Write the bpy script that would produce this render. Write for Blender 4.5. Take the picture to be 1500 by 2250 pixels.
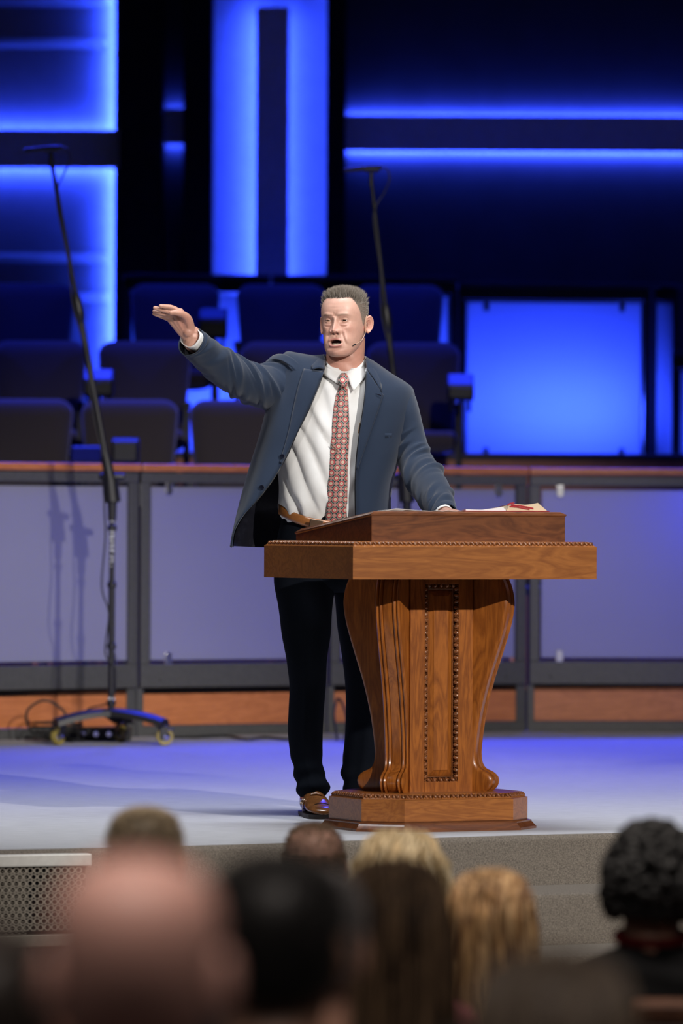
import bpy, bmesh, math, random
import numpy as np
from mathutils import Vector, Matrix, Euler
from mathutils.bvhtree import BVHTree

random.seed(7)
rng = np.random.default_rng(11)
for o in list(bpy.data.objects):
    bpy.data.objects.remove(o)
SC = bpy.context.scene
COL = SC.collection
rad = math.radians

# ------------------------------------------------------------------ camera
F_PX, D_CAM, H_CAM, Y_HOR, ROLL = 12480.0, 19.5, 1.016, 1150.0, rad(0.25)
cam_d = bpy.data.cameras.new('camera')
cam = bpy.data.objects.new('camera', cam_d)
COL.objects.link(cam)
cam.location = (0, -D_CAM, H_CAM)
cam.rotation_euler = (Euler((rad(90), 0, 0)).to_matrix() @ Matrix.Rotation(ROLL, 3, 'Z')).to_euler()
cam_d.sensor_fit = 'VERTICAL'
cam_d.sensor_height = 36.0
cam_d.lens = 36.0 * F_PX / 2250.0
cam_d.shift_y = (Y_HOR - 1125.0) / 2250.0
cam_d.clip_start, cam_d.clip_end = 0.1, 200
cam_d.dof.use_dof = True
cam_d.dof.focus_distance = 19.45
cam_d.dof.aperture_fstop = 3.2
cam_d.dof.aperture_blades = 0
SC.camera = cam

# ------------------------------------------------------------------ colour management
SC.view_settings.view_transform = 'Standard'
SC.view_settings.look = 'None'
SC.view_settings.exposure = 0.13
SC.view_settings.gamma = 1.0
SC.view_settings.use_curve_mapping = False

# ------------------------------------------------------------------ world: a dark hall
W = bpy.data.worlds.new('hall_dark')
SC.world = W
W.use_nodes = True
W.node_tree.nodes['Background'].inputs[0].default_value = (0.55, 0.6, 0.8, 1)
W.node_tree.nodes['Background'].inputs[1].default_value = 0.014

WARM = (1.0, 0.95, 0.89)
BLUE = (0.028, 0.068, 1.0)

def aim(o, target):
    v = Vector(target) - o.location
    o.rotation_euler = v.to_track_quat('-Z', 'Y').to_euler()

def spot(name, loc, target, power, color, angle, blend=0.5, size=0.12):
    l = bpy.data.lights.new(name, 'SPOT')
    l.energy, l.color, l.spot_size, l.spot_blend, l.shadow_soft_size = power, color, rad(angle), blend, size
    o = bpy.data.objects.new(name, l); COL.objects.link(o)
    o.location = loc; aim(o, target)
    return o

def area(name, loc, target, power, color, sx, sy, spread=180):
    l = bpy.data.lights.new(name, 'AREA')
    l.energy, l.color, l.shape, l.size, l.size_y, l.spread = power, color, 'RECTANGLE', sx, sy, rad(spread)
    o = bpy.data.objects.new(name, l); COL.objects.link(o)
    o.location = loc; aim(o, target)
    return o

def unroll(px, py):
    x, y = px - 750.0, py - 1125.0
    c, s = math.cos(ROLL), math.sin(ROLL)
    return x * c + y * s, -x * s + y * c

def P(px, py, d):
    """photo pixel at camera distance d (metres along the view axis) -> world point"""
    xu, yu = unroll(px, py)
    return Vector((xu / F_PX * d, d - D_CAM, H_CAM + ((Y_HOR - 1125.0) - yu) / F_PX * d))

def PZ(px, d, z):
    """world point at pixel column px, distance d and height z"""
    p = P(px, Y_HOR, d)
    return Vector((p.x, p.y, z))

# stage key and fill spots out in the hall, wash lamps over the stage, blue wash from the rear truss
spot('key_spot', (7.2, -12.6, 6.4), (0.15, 0.1, 0.95), 6600, WARM, 23, 0.6, 0.10)
spot('fill_spot', (-4.0, -13.5, 7.0), (-0.15, 0.1, 1.95), 2000, (1.0, 0.95, 0.92), 6.6, 0.9, 0.2)
spot('rail_flood', (3.6, -13.0, 7.8), (0.0, 7.3, 0.35), 6600, (1.0, 0.93, 0.87), 15, 0.8, 0.12)
area('stage_wash', (0.0, -0.9, 7.6), (0.0, 0.3, 0.0), 82, (0.90, 0.94, 1.0), 7.0, 0.8, 60)
for i, x in enumerate((-3.4, -1.1, 1.2, 3.5)):
    spot('blue_wash', (x, 13.6, 8.8), (x * 0.7, 6.4, 0.0), 2500, (0.03, 0.05, 1.0), 40, 0.7, 0.45)
area('choir_wash', (0.0, 11.6, 8.2), (0.0, 11.2, 1.8), 120, (0.01, 0.03, 1.0), 7.0, 0.3, 62)
area('house_light', (0.3, -8.0, 4.4), (0.3, -7.2, 0.0), 48, (1.0, 0.88, 0.78), 4.0, 2.0, 78)
area('house_light', (0.0, -15.2, 4.6), (0.0, -13.6, 0.0), 66, (1.0, 0.88, 0.80), 4.0, 2.0, 90)

# ------------------------------------------------------------------ mesh helpers
class MB:
    def __init__(s):
        s.v, s.f, s.uv = [], [], {}
    def add(s, vs, fs):
        n = len(s.v)
        s.v.extend([tuple(v) for v in vs])
        s.f.extend([tuple(i + n for i in f) for f in fs])
        return n
    def box(s, lo, hi, M=None):
        x0, y0, z0 = lo; x1, y1, z1 = hi
        vs = [Vector(p) for p in ((x0,y0,z0),(x1,y0,z0),(x1,y1,z0),(x0,y1,z0),(x0,y0,z1),(x1,y0,z1),(x1,y1,z1),(x0,y1,z1))]
        if M is not None: vs = [M @ v for v in vs]
        s.add(vs, [(0,3,2,1),(4,5,6,7),(0,1,5,4),(1,2,6,5),(2,3,7,6),(3,0,4,7)])
        return s
    def loft(s, rings, closed=True, cap0=False, cap1=False):
        n = len(rings[0]); base = len(s.v)
        for r in rings: s.v.extend([tuple(p) for p in r])
        m = n if closed else n - 1
        for i in range(len(rings) - 1):
            a, b = base + i * n, base + (i + 1) * n
            for j in range(m):
                k = (j + 1) % n
                s.f.append((a + j, a + k, b + k, b + j))
        if cap0: s._cap(rings[0], base, True)
        if cap1: s._cap(rings[-1], base + (len(rings) - 1) * n, False)
        return s
    def _cap(s, ring, start, flip):
        n = len(ring)
        c = sum((Vector(p) for p in ring), Vector()) / n
        ci = len(s.v); s.v.append(tuple(c))
        for j in range(n):
            k = (j + 1) % n
            s.f.append((ci, start + k, start + j) if flip else (ci, start + j, start + k))
    def tube(s, pts, r, n=10, caps=True, flat=None):
        pts = [Vector(p) for p in pts]
        rs = r if hasattr(r, '__len__') else [r] * len(pts)
        rings = []
        up = None
        for i, p in enumerate(pts):
            t = (pts[min(i + 1, len(pts) - 1)] - pts[max(i - 1, 0)])
            if t.length < 1e-9: t = Vector((0, 0, 1))
            t.normalize()
            if up is None:
                up = Vector((0, 0, 1)) if abs(t.z) < 0.9 else Vector((0, -1, 0))
            a = (up - t * up.dot(t)); a.normalize(); b = t.cross(a); up = a
            ra, rb = rs[i] if hasattr(rs[i], '__len__') else (rs[i], rs[i])
            rings.append([p + a * (ra * math.cos(2 * math.pi * j / n)) + b * (rb * math.sin(2 * math.pi * j / n)) for j in range(n)])
        s.loft(rings, True, caps, caps)
        return s
    def lathe(s, prof, n=20, M=None, cap=True):
        rings = []
        for r, z in prof:
            ring = [Vector((r * math.cos(2 * math.pi * j / n), r * math.sin(2 * math.pi * j / n), z)) for j in range(n)]
            rings.append([M @ p for p in ring] if M is not None else ring)
        s.loft(rings, True, cap, cap)
        return s
    def prism(s, poly, z0, z1, M=None):
        a = [Vector((x, y, z0)) for x, y in poly]; b = [Vector((x, y, z1)) for x, y in poly]
        if M is not None: a = [M @ p for p in a]; b = [M @ p for p in b]
        s.loft([a, b], True, True, True)
        return s
    def ball(s, c, r, nu=10, nv=7, M=None):
        rx, ry, rz = r if hasattr(r, '__len__') else (r, r, r)
        c = Vector(c); vs = []; fs = []
        for i in range(1, nv):
            ph = math.pi * i / nv
            for j in range(nu):
                th = 2 * math.pi * j / nu
                q = Vector((rx * math.sin(ph) * math.cos(th), ry * math.sin(ph) * math.sin(th), rz * math.cos(ph)))
                vs.append(c + (M @ q if M is not None else q))
        for i in range(nv - 2):
            for j in range(nu):
                k = (j + 1) % nu
                fs.append((i * nu + j, (i + 1) * nu + j, (i + 1) * nu + k, i * nu + k))
        t = len(vs); q0, q1 = Vector((0, 0, rz)), Vector((0, 0, -rz))
        vs.append(c + (M @ q0 if M is not None else q0)); vs.append(c + (M @ q1 if M is not None else q1))
        for j in range(nu):
            k = (j + 1) % nu
            fs.append((t, j, k)); fs.append((t + 1, (nv - 2) * nu + k, (nv - 2) * nu + j))
        s.add(vs, fs)
        return s
    def mesh(s, name, mat=None, smooth=None):
        me = bpy.data.meshes.new(name)
        me.from_pydata(s.v, [], s.f)
        me.validate()
        me.update()
        if smooth is not None:
            me.polygons.foreach_set('use_smooth', [True] * len(me.polygons))
            if smooth < 180: me.set_sharp_from_angle(angle=rad(smooth))
        if mat: me.materials.append(mat)
        return me
    def build(s, name, mat=None, parent=None, smooth=None, bevel=0, solid=0, subsurf=0, solid_off=0):
        o = bpy.data.objects.new(name, s.mesh(name, mat, smooth))
        COL.objects.link(o)
        if parent is not None: o.parent = parent
        if solid:
            m = o.modifiers.new('solid', 'SOLIDIFY'); m.thickness = solid; m.offset = solid_off
        if bevel:
            m = o.modifiers.new('bevel', 'BEVEL'); m.width = bevel; m.segments = 2; m.limit_method = 'ANGLE'; m.angle_limit = rad(40)
            m.harden_normals = False
        if subsurf:
            m = o.modifiers.new('sub', 'SUBSURF'); m.levels = subsurf; m.render_levels = subsurf
        return o

def tag(o, label, cat, group=None, kind=None):
    o['label'] = label; o['category'] = cat
    if group: o['group'] = group
    if kind: o['kind'] = kind
    return o

def struct(o, label, cat):
    return tag(o, label, cat, None, 'structure')

def empty(name, loc=(0, 0, 0), rz=0.0):
    o = bpy.data.objects.new(name, None)
    COL.objects.link(o); o.location = loc; o.rotation_euler = (0, 0, rz); o.empty_display_size = 0.1
    return o

def copy_tree(o, parent=None):
    c = o.copy(); COL.objects.link(c)
    if parent is not None: c.parent = parent
    for ch in o.children: copy_tree(ch, c)
    return c

def interp(x, xs, ys):
    return float(np.interp(x, xs, ys))

def crspline(pts, n):
    """Catmull-Rom through points (any dimension), n samples per span"""
    pts = [np.array(p, float) for p in pts]
    q = [2 * pts[0] - pts[1]] + pts + [2 * pts[-1] - pts[-2]]
    out = []
    for i in range(1, len(q) - 2):
        for k in range(n):
            t = k / n
            a, b, c, d = q[i - 1], q[i], q[i + 1], q[i + 2]
            out.append(0.5 * ((2 * b) + (-a + c) * t + (2 * a - 5 * b + 4 * c - d) * t * t + (-a + 3 * b - 3 * c + d) * t ** 3))
    out.append(pts[-1])
    return out

# ------------------------------------------------------------------ materials
def mat(name, col, rough=0.5, metal=0.0, var=0.12, scale=40.0, bump=0.0, bscale=None, spec=0.5, coat=0.0, sss=0.0, stretch=None, sheen=0.0, detail=3.0, trans=0.0):
    m = bpy.data.materials.new(name); m.use_nodes = True
    nt = m.node_tree; N = nt.nodes; L = nt.links
    b = N['Principled BSDF']
    tc = N.new('ShaderNodeTexCoord'); mp = N.new('ShaderNodeMapping')
    L.new(tc.outputs['Object'], mp.inputs[0])
    if stretch: mp.inputs['Scale'].default_value = stretch
    nz = N.new('ShaderNodeTexNoise'); nz.inputs['Scale'].default_value = scale; nz.inputs['Detail'].default_value = detail
    L.new(mp.outputs[0], nz.inputs['Vector'])
    rp = N.new('ShaderNodeValToRGB')
    c = Vector(col[:3])
    rp.color_ramp.elements[0].position = 0.3; rp.color_ramp.elements[1].position = 0.7
    rp.color_ramp.elements[0].color = (*(c * (1 - var)), 1); rp.color_ramp.elements[1].color = (*(c * (1 + var)), 1)
    L.new(nz.outputs[0], rp.inputs[0]); L.new(rp.outputs[0], b.inputs['Base Color'])
    b.inputs['Roughness'].default_value = rough; b.inputs['Metallic'].default_value = metal
    b.inputs['Specular IOR Level'].default_value = spec
    b.inputs['Coat Weight'].default_value = coat; b.inputs['Coat Roughness'].default_value = 0.12
    if sheen: b.inputs['Sheen Weight'].default_value = sheen
    if sss:
        b.inputs['Subsurface Weight'].default_value = sss; b.inputs['Subsurface Radius'].default_value = (0.008, 0.003, 0.0015); b.inputs['Subsurface Scale'].default_value = 1.0
    if bump:
        n2 = N.new('ShaderNodeTexNoise'); n2.inputs['Scale'].default_value = bscale or scale * 3; n2.inputs['Detail'].default_value = 4
        L.new(mp.outputs[0], n2.inputs['Vector'])
        bp = N.new('ShaderNodeBump'); bp.inputs['Strength'].default_value = bump; bp.inputs['Distance'].default_value = 0.004
        L.new(n2.outputs[0], bp.inputs['Height']); L.new(bp.outputs[0], b.inputs['Normal'])
    return m

def wood(name, dark, light, rough=0.28, coat=0.5, sc=(3.0, 3.0, 26.0), ring=7.0):
    """polished wood: distorted growth rings plus fine pores along the grain"""
    m = bpy.data.materials.new(name); m.use_nodes = True
    nt = m.node_tree; N = nt.nodes; L = nt.links
    b = N['Principled BSDF']
    tc = N.new('ShaderNodeTexCoord'); mp = N.new('ShaderNodeMapping'); mp.inputs['Scale'].default_value = sc
    L.new(tc.outputs['Object'], mp.inputs[0])
    wv = N.new('ShaderNodeTexNoise'); wv.inputs['Scale'].default_value = 1.6; wv.inputs['Detail'].default_value = 5; wv.inputs['Distortion'].default_value = 1.4
    L.new(mp.outputs[0], wv.inputs['Vector'])
    ml = N.new('ShaderNodeMath'); ml.operation = 'MULTIPLY'; ml.inputs[1].default_value = ring
    L.new(wv.outputs[0], ml.inputs[0])
    pp = N.new('ShaderNodeMath'); pp.operation = 'PINGPONG'; pp.inputs[1].default_value = 0.5
    L.new(ml.outputs[0], pp.inputs[0])
    m2 = N.new('ShaderNodeMath'); m2.operation = 'MULTIPLY'; m2.inputs[1].default_value = 2.0
    L.new(pp.outputs[0], m2.inputs[0])
    fn = N.new('ShaderNodeTexNoise'); fn.inputs['Scale'].default_value = 14; fn.inputs['Detail'].default_value = 6
    L.new(mp.outputs[0], fn.inputs['Vector'])
    mx = N.new('ShaderNodeMix'); mx.data_type = 'FLOAT'; mx.inputs[0].default_value = 0.55
    L.new(m2.outputs[0], mx.inputs[2]); L.new(fn.outputs[0], mx.inputs[3])
    rp = N.new('ShaderNodeValToRGB')
    rp.color_ramp.elements[0].position = 0.2; rp.color_ramp.elements[1].position = 0.8
    rp.color_ramp.elements[0].color = (*dark, 1); rp.color_ramp.elements[1].color = (*light, 1)
    L.new(mx.outputs[0], rp.inputs[0]); L.new(rp.outputs[0], b.inputs['Base Color'])
    b.inputs['Roughness'].default_value = rough; b.inputs['Coat Weight'].default_value = coat; b.inputs['Coat Roughness'].default_value = 0.1
    return m

def fabric(name, col, col2, scale=700.0, rough=0.85, sheen=0.15, bump=0.25):
    """small twill weave in object space"""
    m = bpy.data.materials.new(name); m.use_nodes = True
    nt = m.node_tree; N = nt.nodes; L = nt.links
    b = N['Principled BSDF']
    tc = N.new('ShaderNodeTexCoord')
    vs = []
    for ax, rot in ((0, 0.6), (1, -0.75)):
        mp = N.new('ShaderNodeMapping'); mp.inputs['Rotation'].default_value = (0, rot, 0)
        L.new(tc.outputs['Object'], mp.inputs[0])
        w = N.new('ShaderNodeTexWave'); w.inputs['Scale'].default_value = scale / 6.283; w.bands_direction = 'X'; w.inputs['Distortion'].default_value = 0.6
        L.new(mp.outputs[0], w.inputs['Vector']); vs.append(w)
    mu = N.new('ShaderNodeMath'); mu.operation = 'MULTIPLY'
    L.new(vs[0].outputs['Fac'], mu.inputs[0]); L.new(vs[1].outputs['Fac'], mu.inputs[1])
    rp = N.new('ShaderNodeValToRGB'); rp.color_ramp.elements[0].color = (*col, 1); rp.color_ramp.elements[1].color = (*col2, 1)
    L.new(mu.outputs[0], rp.inputs[0]); L.new(rp.outputs[0], b.inputs['Base Color'])
    b.inputs['Roughness'].default_value = rough; b.inputs['Sheen Weight'].default_value = sheen; b.inputs['Specular IOR Level'].default_value = 0.25
    bp = N.new('ShaderNodeBump'); bp.inputs['Strength'].default_value = bump; bp.inputs['Distance'].default_value = 0.0006
    L.new(mu.outputs[0], bp.inputs['Height']); L.new(bp.outputs[0], b.inputs['Normal'])
    return m

def attr_mat(name, rough=0.5, sss=0.0, spec=0.4, bump=0.0, bscale=400.0, rattr=False):
    """base colour read from the mesh's own 'Col' attribute (skin regions, hair strands)"""
    m = bpy.data.materials.new(name); m.use_nodes = True
    nt = m.node_tree; N = nt.nodes; L = nt.links
    b = N['Principled BSDF']
    a = N.new('ShaderNodeAttribute'); a.attribute_name = 'Col'
    nz = N.new('ShaderNodeTexNoise'); nz.inputs['Scale'].default_value = 60; nz.inputs['Detail'].default_value = 5
    tc = N.new('ShaderNodeTexCoord'); L.new(tc.outputs['Object'], nz.inputs['Vector'])
    mr = N.new('ShaderNodeMapRange'); mr.inputs['To Min'].default_value = 0.86; mr.inputs['To Max'].default_value = 1.14
    L.new(nz.outputs[0], mr.inputs['Value'])
    mx = N.new('ShaderNodeVectorMath'); mx.operation = 'SCALE'
    L.new(a.outputs['Color'], mx.inputs[0]); L.new(mr.outputs[0], mx.inputs['Scale'])
    L.new(mx.outputs[0], b.inputs['Base Color'])
    b.inputs['Roughness'].default_value = rough; b.inputs['Specular IOR Level'].default_value = spec
    if sss:
        b.inputs['Subsurface Weight'].default_value = sss; b.inputs['Subsurface Radius'].default_value = (0.008, 0.003, 0.0015); b.inputs['Subsurface Scale'].default_value = 1.0
    if bump:
        n2 = N.new('ShaderNodeTexNoise'); n2.inputs['Scale'].default_value = bscale
        L.new(tc.outputs['Object'], n2.inputs['Vector'])
        bp = N.new('ShaderNodeBump'); bp.inputs['Strength'].default_value = bump; bp.inputs['Distance'].default_value = 0.001
        L.new(n2.outputs[0], bp.inputs['Height']); L.new(bp.outputs[0], b.inputs['Normal'])
    return m

def set_col(me, cols):
    a = me.color_attributes.new('Col', 'FLOAT_COLOR', 'POINT')
    arr = np.ones((len(me.vertices), 4), np.float32); arr[:, :3] = cols
    a.data.foreach_set('color', arr.ravel())

def frosted(name, col, tr):
    m = bpy.data.materials.new(name); m.use_nodes = True
    nt = m.node_tree; N = nt.nodes; L = nt.links
    N.remove(N['Principled BSDF'])
    tc = N.new('ShaderNodeTexCoord'); nz = N.new('ShaderNodeTexNoise'); nz.inputs['Scale'].default_value = 3.0
    L.new(tc.outputs['Object'], nz.inputs['Vector'])
    rp = N.new('ShaderNodeValToRGB'); c = Vector(col)
    rp.color_ramp.elements[0].color = (*(c * 0.95), 1); rp.color_ramp.elements[1].color = (*(c * 1.05), 1)
    L.new(nz.outputs[0], rp.inputs[0])
    df = N.new('ShaderNodeBsdfDiffuse'); tl = N.new('ShaderNodeBsdfTranslucent'); gl = N.new('ShaderNodeBsdfGlossy')
    L.new(rp.outputs[0], df.inputs[0]); tl.inputs[0].default_value = (*tr, 1); gl.inputs['Roughness'].default_value = 0.35
    m1 = N.new('ShaderNodeMixShader'); m1.inputs[0].default_value = 0.55
    L.new(df.outputs[0], m1.inputs[1]); L.new(tl.outputs[0], m1.inputs[2])
    m2 = N.new('ShaderNodeMixShader'); m2.inputs[0].default_value = 0.06
    L.new(m1.outputs[0], m2.inputs[1]); L.new(gl.outputs[0], m2.inputs[2])
    L.new(m2.outputs[0], N['Material Output'].inputs[0])
    return m

M_STAGE = mat('stage_carpet', (0.47, 0.47, 0.495), 0.92, 0, 0.10, 30, 0.5, 260, spec=0.2, stretch=(0.4, 2.2, 1))
M_STEP = mat('step_carpet', (0.175, 0.15, 0.125), 0.95, 0, 0.35, 220, 0.9, 330, spec=0.15)
M_HALL = mat('hall_carpet', (0.06, 0.05, 0.045), 0.95, 0, 0.3, 120, 0.4, 300, spec=0.15)
M_WALLP = mat('wall_paint', (0.16, 0.16, 0.18), 0.7, 0, 0.05, 12, spec=0.3)
M_WALLD = mat('wall_dark_panel', (0.016, 0.014, 0.018), 0.6, 0, 0.15, 5, spec=0.3)
M_BLACK = mat('black_cloth', (0.006, 0.006, 0.008), 0.9, 0, 0.2, 30, spec=0.1)
M_BOX = mat('light_box_paint', (0.45, 0.44, 0.46), 0.6, 0, 0.06, 20, spec=0.3)
M_STEEL = mat('dark_steel', (0.075, 0.076, 0.078), 0.5, 0.0, 0.12, 60, 0.15, spec=0.5)
M_GLASS = frosted('frosted_glass', (0.53, 0.53, 0.57), (0.40, 0.42, 0.56))
M_GLASSB = frosted('frosted_glass_rear', (0.10, 0.12, 0.20), (0.75, 0.78, 0.85))
M_CLIP = mat('brushed_clip', (0.62, 0.62, 0.62), 0.3, 1.0, 0.08, 80)
M_RAILW = wood('rail_wood', (0.46, 0.15, 0.050), (0.62, 0.22, 0.080), 0.42, 0.2, (2.0, 2.0, 9.0), 5.0)
M_SEAT = fabric('seat_fabric', (0.055, 0.045, 0.047), (0.085, 0.07, 0.072), 380, 0.9, 0.3)
M_BPLAS = mat('black_plastic', (0.012, 0.012, 0.013), 0.38, 0, 0.2, 50, spec=0.5)
M_BMET = mat('black_powder_metal', (0.009, 0.009, 0.010), 0.5, 0.0, 0.2, 90, spec=0.5)
M_CABLE = mat('cable_rubber', (0.012, 0.012, 0.012), 0.6, 0, 0.2, 50)
M_CHROME = mat('chrome', (0.8, 0.8, 0.8), 0.15, 1.0, 0.05, 50)
M_TYRE = mat('amber_tyre', (0.32, 0.25, 0.06), 0.35, 0, 0.15, 50)
M_WHITE = mat('white_print', (0.7, 0.72, 0.7), 0.5, 0, 0.05, 50)
# ================================================================== THE STAGE
EDGE_PX = [-2600, -900, -100, 0, 440, 800, 950, 1150, 1355, 1600, 2400, 3600]
EDGE_D = [16.9, 17.2, 17.52, 17.58, 17.85, 18.2, 18.35, 18.55, 18.70, 18.80, 18.9, 18.9]
_ex = np.arange(-2600, 3601, 50.0)
_ed = np.interp(_ex, EDGE_PX, EDGE_D)
for _ in range(8): _ed[1:-1] = (_ed[:-2] + 2 * _ed[1:-1] + _ed[2:]) / 4
edge = [PZ(x, d, 0) for x, d in zip(_ex, _ed)]

def strip_solid(mb, pts, off0, off1, z_top, z_bot, nose=0.018):
    """carpeted slab following the stage edge between two offsets towards the hall, with a rounded nose"""
    prof = [(off0, z_top), (off1 - nose, z_top), (off1 - nose * 0.3, z_top - nose * 0.3), (off1, z_top - nose), (off1, z_bot), (off0, z_bot)]
    rings = [[Vector((p.x, p.y - o, z)) for o, z in prof] for p in pts]
    mb.loft(rings, True, True, True)

mb = MB()
top_prof = [(-24.0, 0.0), (-2.0, 0.0), (-0.02, 0.0), (-0.006, -0.006), (0.0, -0.02), (0.0, -0.9), (-24.0, -0.9)]
mb.loft([[Vector((p.x, p.y - o, z)) for o, z in top_prof[:3]] for p in edge], False)
struct(mb.build('stage_floor', M_STAGE, smooth=30), 'pale grey carpeted stage floor under the lectern', 'floor')
mb = MB()
mb.loft([[Vector((p.x, p.y - o, z)) for o, z in top_prof[2:6]] for p in edge], False)
struct(mb.build('stage_riser', M_STEP, smooth=50), 'brown carpeted front face of the stage', 'stage front')
step_pts = [p for p in edge if p.x > -0.35]
for k in range(1, 5):
    mb = MB(); strip_solid(mb, step_pts, 0.43 * (k - 1) + 0.002, 0.43 * k, -0.164 * k, -0.164 * (k + 1) - 0.05)
    names = ['upper', 'second', 'third', 'lowest']
    struct(mb.build('stage_step', M_STEP, smooth=40), '%s brown carpeted step leading up to the stage' % names[k - 1], 'step')
mb = MB()
mb.loft([[Vector((-9, -16.5, -0.50)), Vector((9, -16.5, -0.50))], [Vector((-9, -9.0, -0.78)), Vector((9, -9.0, -0.78))], [Vector((-9, -2.0, -0.88)), Vector((9, -2.0, -0.88))], [Vector((-9, 0.5, -0.88)), Vector((9, 0.5, -0.88))]], False)
struct(mb.build('auditorium_floor', M_HALL), 'dark sloping carpeted floor of the auditorium', 'floor')

# perforated grille in the stage front (bottom left)
def edge_at(px):
    return float(np.interp(px, EDGE_PX, EDGE_D))
gA, gB = PZ(-260, edge_at(-260) - 0.03, 0), PZ(194, edge_at(194) - 0.03, 0)
ax = (gB - gA); glen = ax.length; ax.normalize(); nrm = Vector((ax.y, -ax.x, 0))
gr = empty('stage_grille', gA)
tag(gr, 'perforated brown metal grille set in the stage front', 'grille')
GM = Matrix((( ax.x, -nrm.x, 0), (ax.y, -nrm.y, 0), (0, 0, 1))).to_4x4()
M_GRILLE = mat('grille_paint', (0.30, 0.26, 0.21), 0.5, 0.1, 0.1, 60)
M_TRIMM = mat('grille_edge_trim', (0.72, 0.70, 0.66), 0.45, 0.1, 0.06, 60)
mb = MB()
pitch = 0.0225
cols, rows = int(glen / pitch), 10
HN = 8
for r in range(rows):
    for c in range(cols):
        cx, cz = (c + 0.5 + 0.5 * (r % 2)) * pitch, -0.055 - (r + 0.5) * pitch * 0.87
        hx, hz = pitch * 0.5, pitch * 0.435
        outer, inner, back = [], [], []
        for j in range(HN):
            a = 2 * math.pi * (j + 0.5) / HN
            ca, sa = math.cos(a), math.sin(a)
            k = 1 / max(abs(ca), abs(sa))
            outer.append(GM @ Vector((cx + hx * ca * k, 0, cz + hz * sa * k)))
            inner.append(GM @ Vector((cx + 0.0072 * ca, 0, cz + 0.0072 * sa)))
            back.append(GM @ Vector((cx + 0.0072 * ca, 0.004, cz + 0.0072 * sa)))
        mb.loft([outer, inner, back], True)
mb.build('perforated_sheet', M_GRILLE, gr)
mb = MB(); mb.box((0, 0.02, -0.4), (glen, 0.026, -0.04), GM); mb.build('backing_panel', M_BLACK, gr)
mb = MB(); mb.box((-0.01, -0.012, -0.052), (glen + 0.012, 0.03, -0.014), GM); mb.build('edge_trim', M_TRIMM, gr, bevel=0.004)
mb = MB(); mb.box((-0.01, -0.006, -0.30), (glen + 0.01, 0.012, -0.262), GM); mb.build('lower_trim', M_GRILLE, gr, bevel=0.004)

# ================================================================== FRONT RAILING, four sections
RPX = [-125, 302, 720, 1158, 1590]
RD = [26.25, 26.95, 27.5, 27.85, 27.95]

def rail_section(a, b, label, gap=0.011):
    ux = (b - a); ln = ux.length; ux.normalize(); uy = Vector((-ux.y, ux.x, 0))
    root = empty('railing_section', a, math.atan2(ux.y, ux.x))
    tag(root, label, 'railing', 'choir railing sections')
    x0, x1 = gap, ln - gap
    def bx(name, lo, hi, m, bev=0.004, par=root):
        q = MB(); q.box(lo, hi); return q.build(name, m, par, bevel=bev)
    bx('handrail', (0.006, -0.045, 1.258), (ln - 0.006, 0.06, 1.294), M_RAILW, 0.008)
    bx('top_bar', (x0, -0.022, 1.205), (x1, 0.022, 1.252), M_STEEL)
    bx('bottom_bar', (x0, -0.022, 0.232), (x1, 0.022, 0.345), M_STEEL)
    for s0 in (x0, x1 - 0.05):
        bx('stile', (s0, -0.020, 0.345), (s0 + 0.05, 0.020, 1.205), M_STEEL)
    bx('glass_panel', (x0 + 0.058, -0.012, 0.362), (x1 - 0.058, -0.002, 1.186), M_GLASS, 0.002)
    for cx in (x0 + 0.148, x1 - 0.148):
        for cz, dz in ((1.186, -1), (0.362, 1)):
            q = MB()
            zz = sorted((cz - 0.022 * dz, cz + 0.026 * dz))
            prof = []
            for j in range(9):
                t = math.pi * j / 8
                prof.append((cx + 0.018 * math.cos(t), (zz[1] if dz > 0 else zz[0]) + dz * 0.012 * math.sin(t)))
            prof += [(cx - 0.018, zz[0] if dz > 0 else zz[1]), (cx + 0.018, zz[0] if dz > 0 else zz[1])]
            fr = [Vector((x, -0.026, z)) for x, z in prof]; bk = [Vector((x, -0.013, z)) for x, z in prof]
            q.loft([fr, bk], True, True, True)
            q.build('glass_clip', M_CLIP, root, bevel=0.003)
    bx('kick_panel', (0.03, 0.012, 0.052), (ln - 0.03, 0.03, 0.218), M_RAILW, 0.002)
    bx('base_rail', (0.003, -0.006, 0.0), (ln - 0.003, 0.04, 0.05), M_STEEL)
    bx('gap_shade_strip', (0.003, 0.012, 0.2), (ln - 0.003, 0.03, 0.236), M_BLACK, 0.0)  # black strip standing in for the shade in the gap over the kick panel
    for s0, s1 in ((0.003, 0.038), (ln - 0.054, ln - 0.003)):
        bx('post', (s0, 0.0, 0.045), (s1, 0.04, 0.232), M_STEEL)
    bx('hinge_block', (0.001, -0.018, 1.09), (0.0115, 0.018, 1.205), M_STEEL)
    for bxx in (x0 + 0.105, x1 - 0.105):
        q = MB(); q.lathe([(0.008, 0), (0.008, 0.004), (0.005, 0.007)], 10, Matrix.Translation((bxx, -0.022, 0.27)) @ Matrix.Rotation(rad(90), 4, 'X'))
        q.build('bolt', M_STEEL, root, smooth=40)
    return root

rpts = [PZ(x, d, 0) for x, d in zip(RPX, RD)]
rail_labels = ['choir railing section with frosted pane behind the tall microphone stand with the caster base',
               'choir railing section with frosted pane beside the speaker under his open jacket',
               'choir railing section with frosted pane mostly hidden behind the wooden lectern',
               'choir railing section with frosted pane to the right of the lectern']
for i in range(4):
    rail_section(rpts[i], rpts[i + 1], rail_labels[i])

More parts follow.
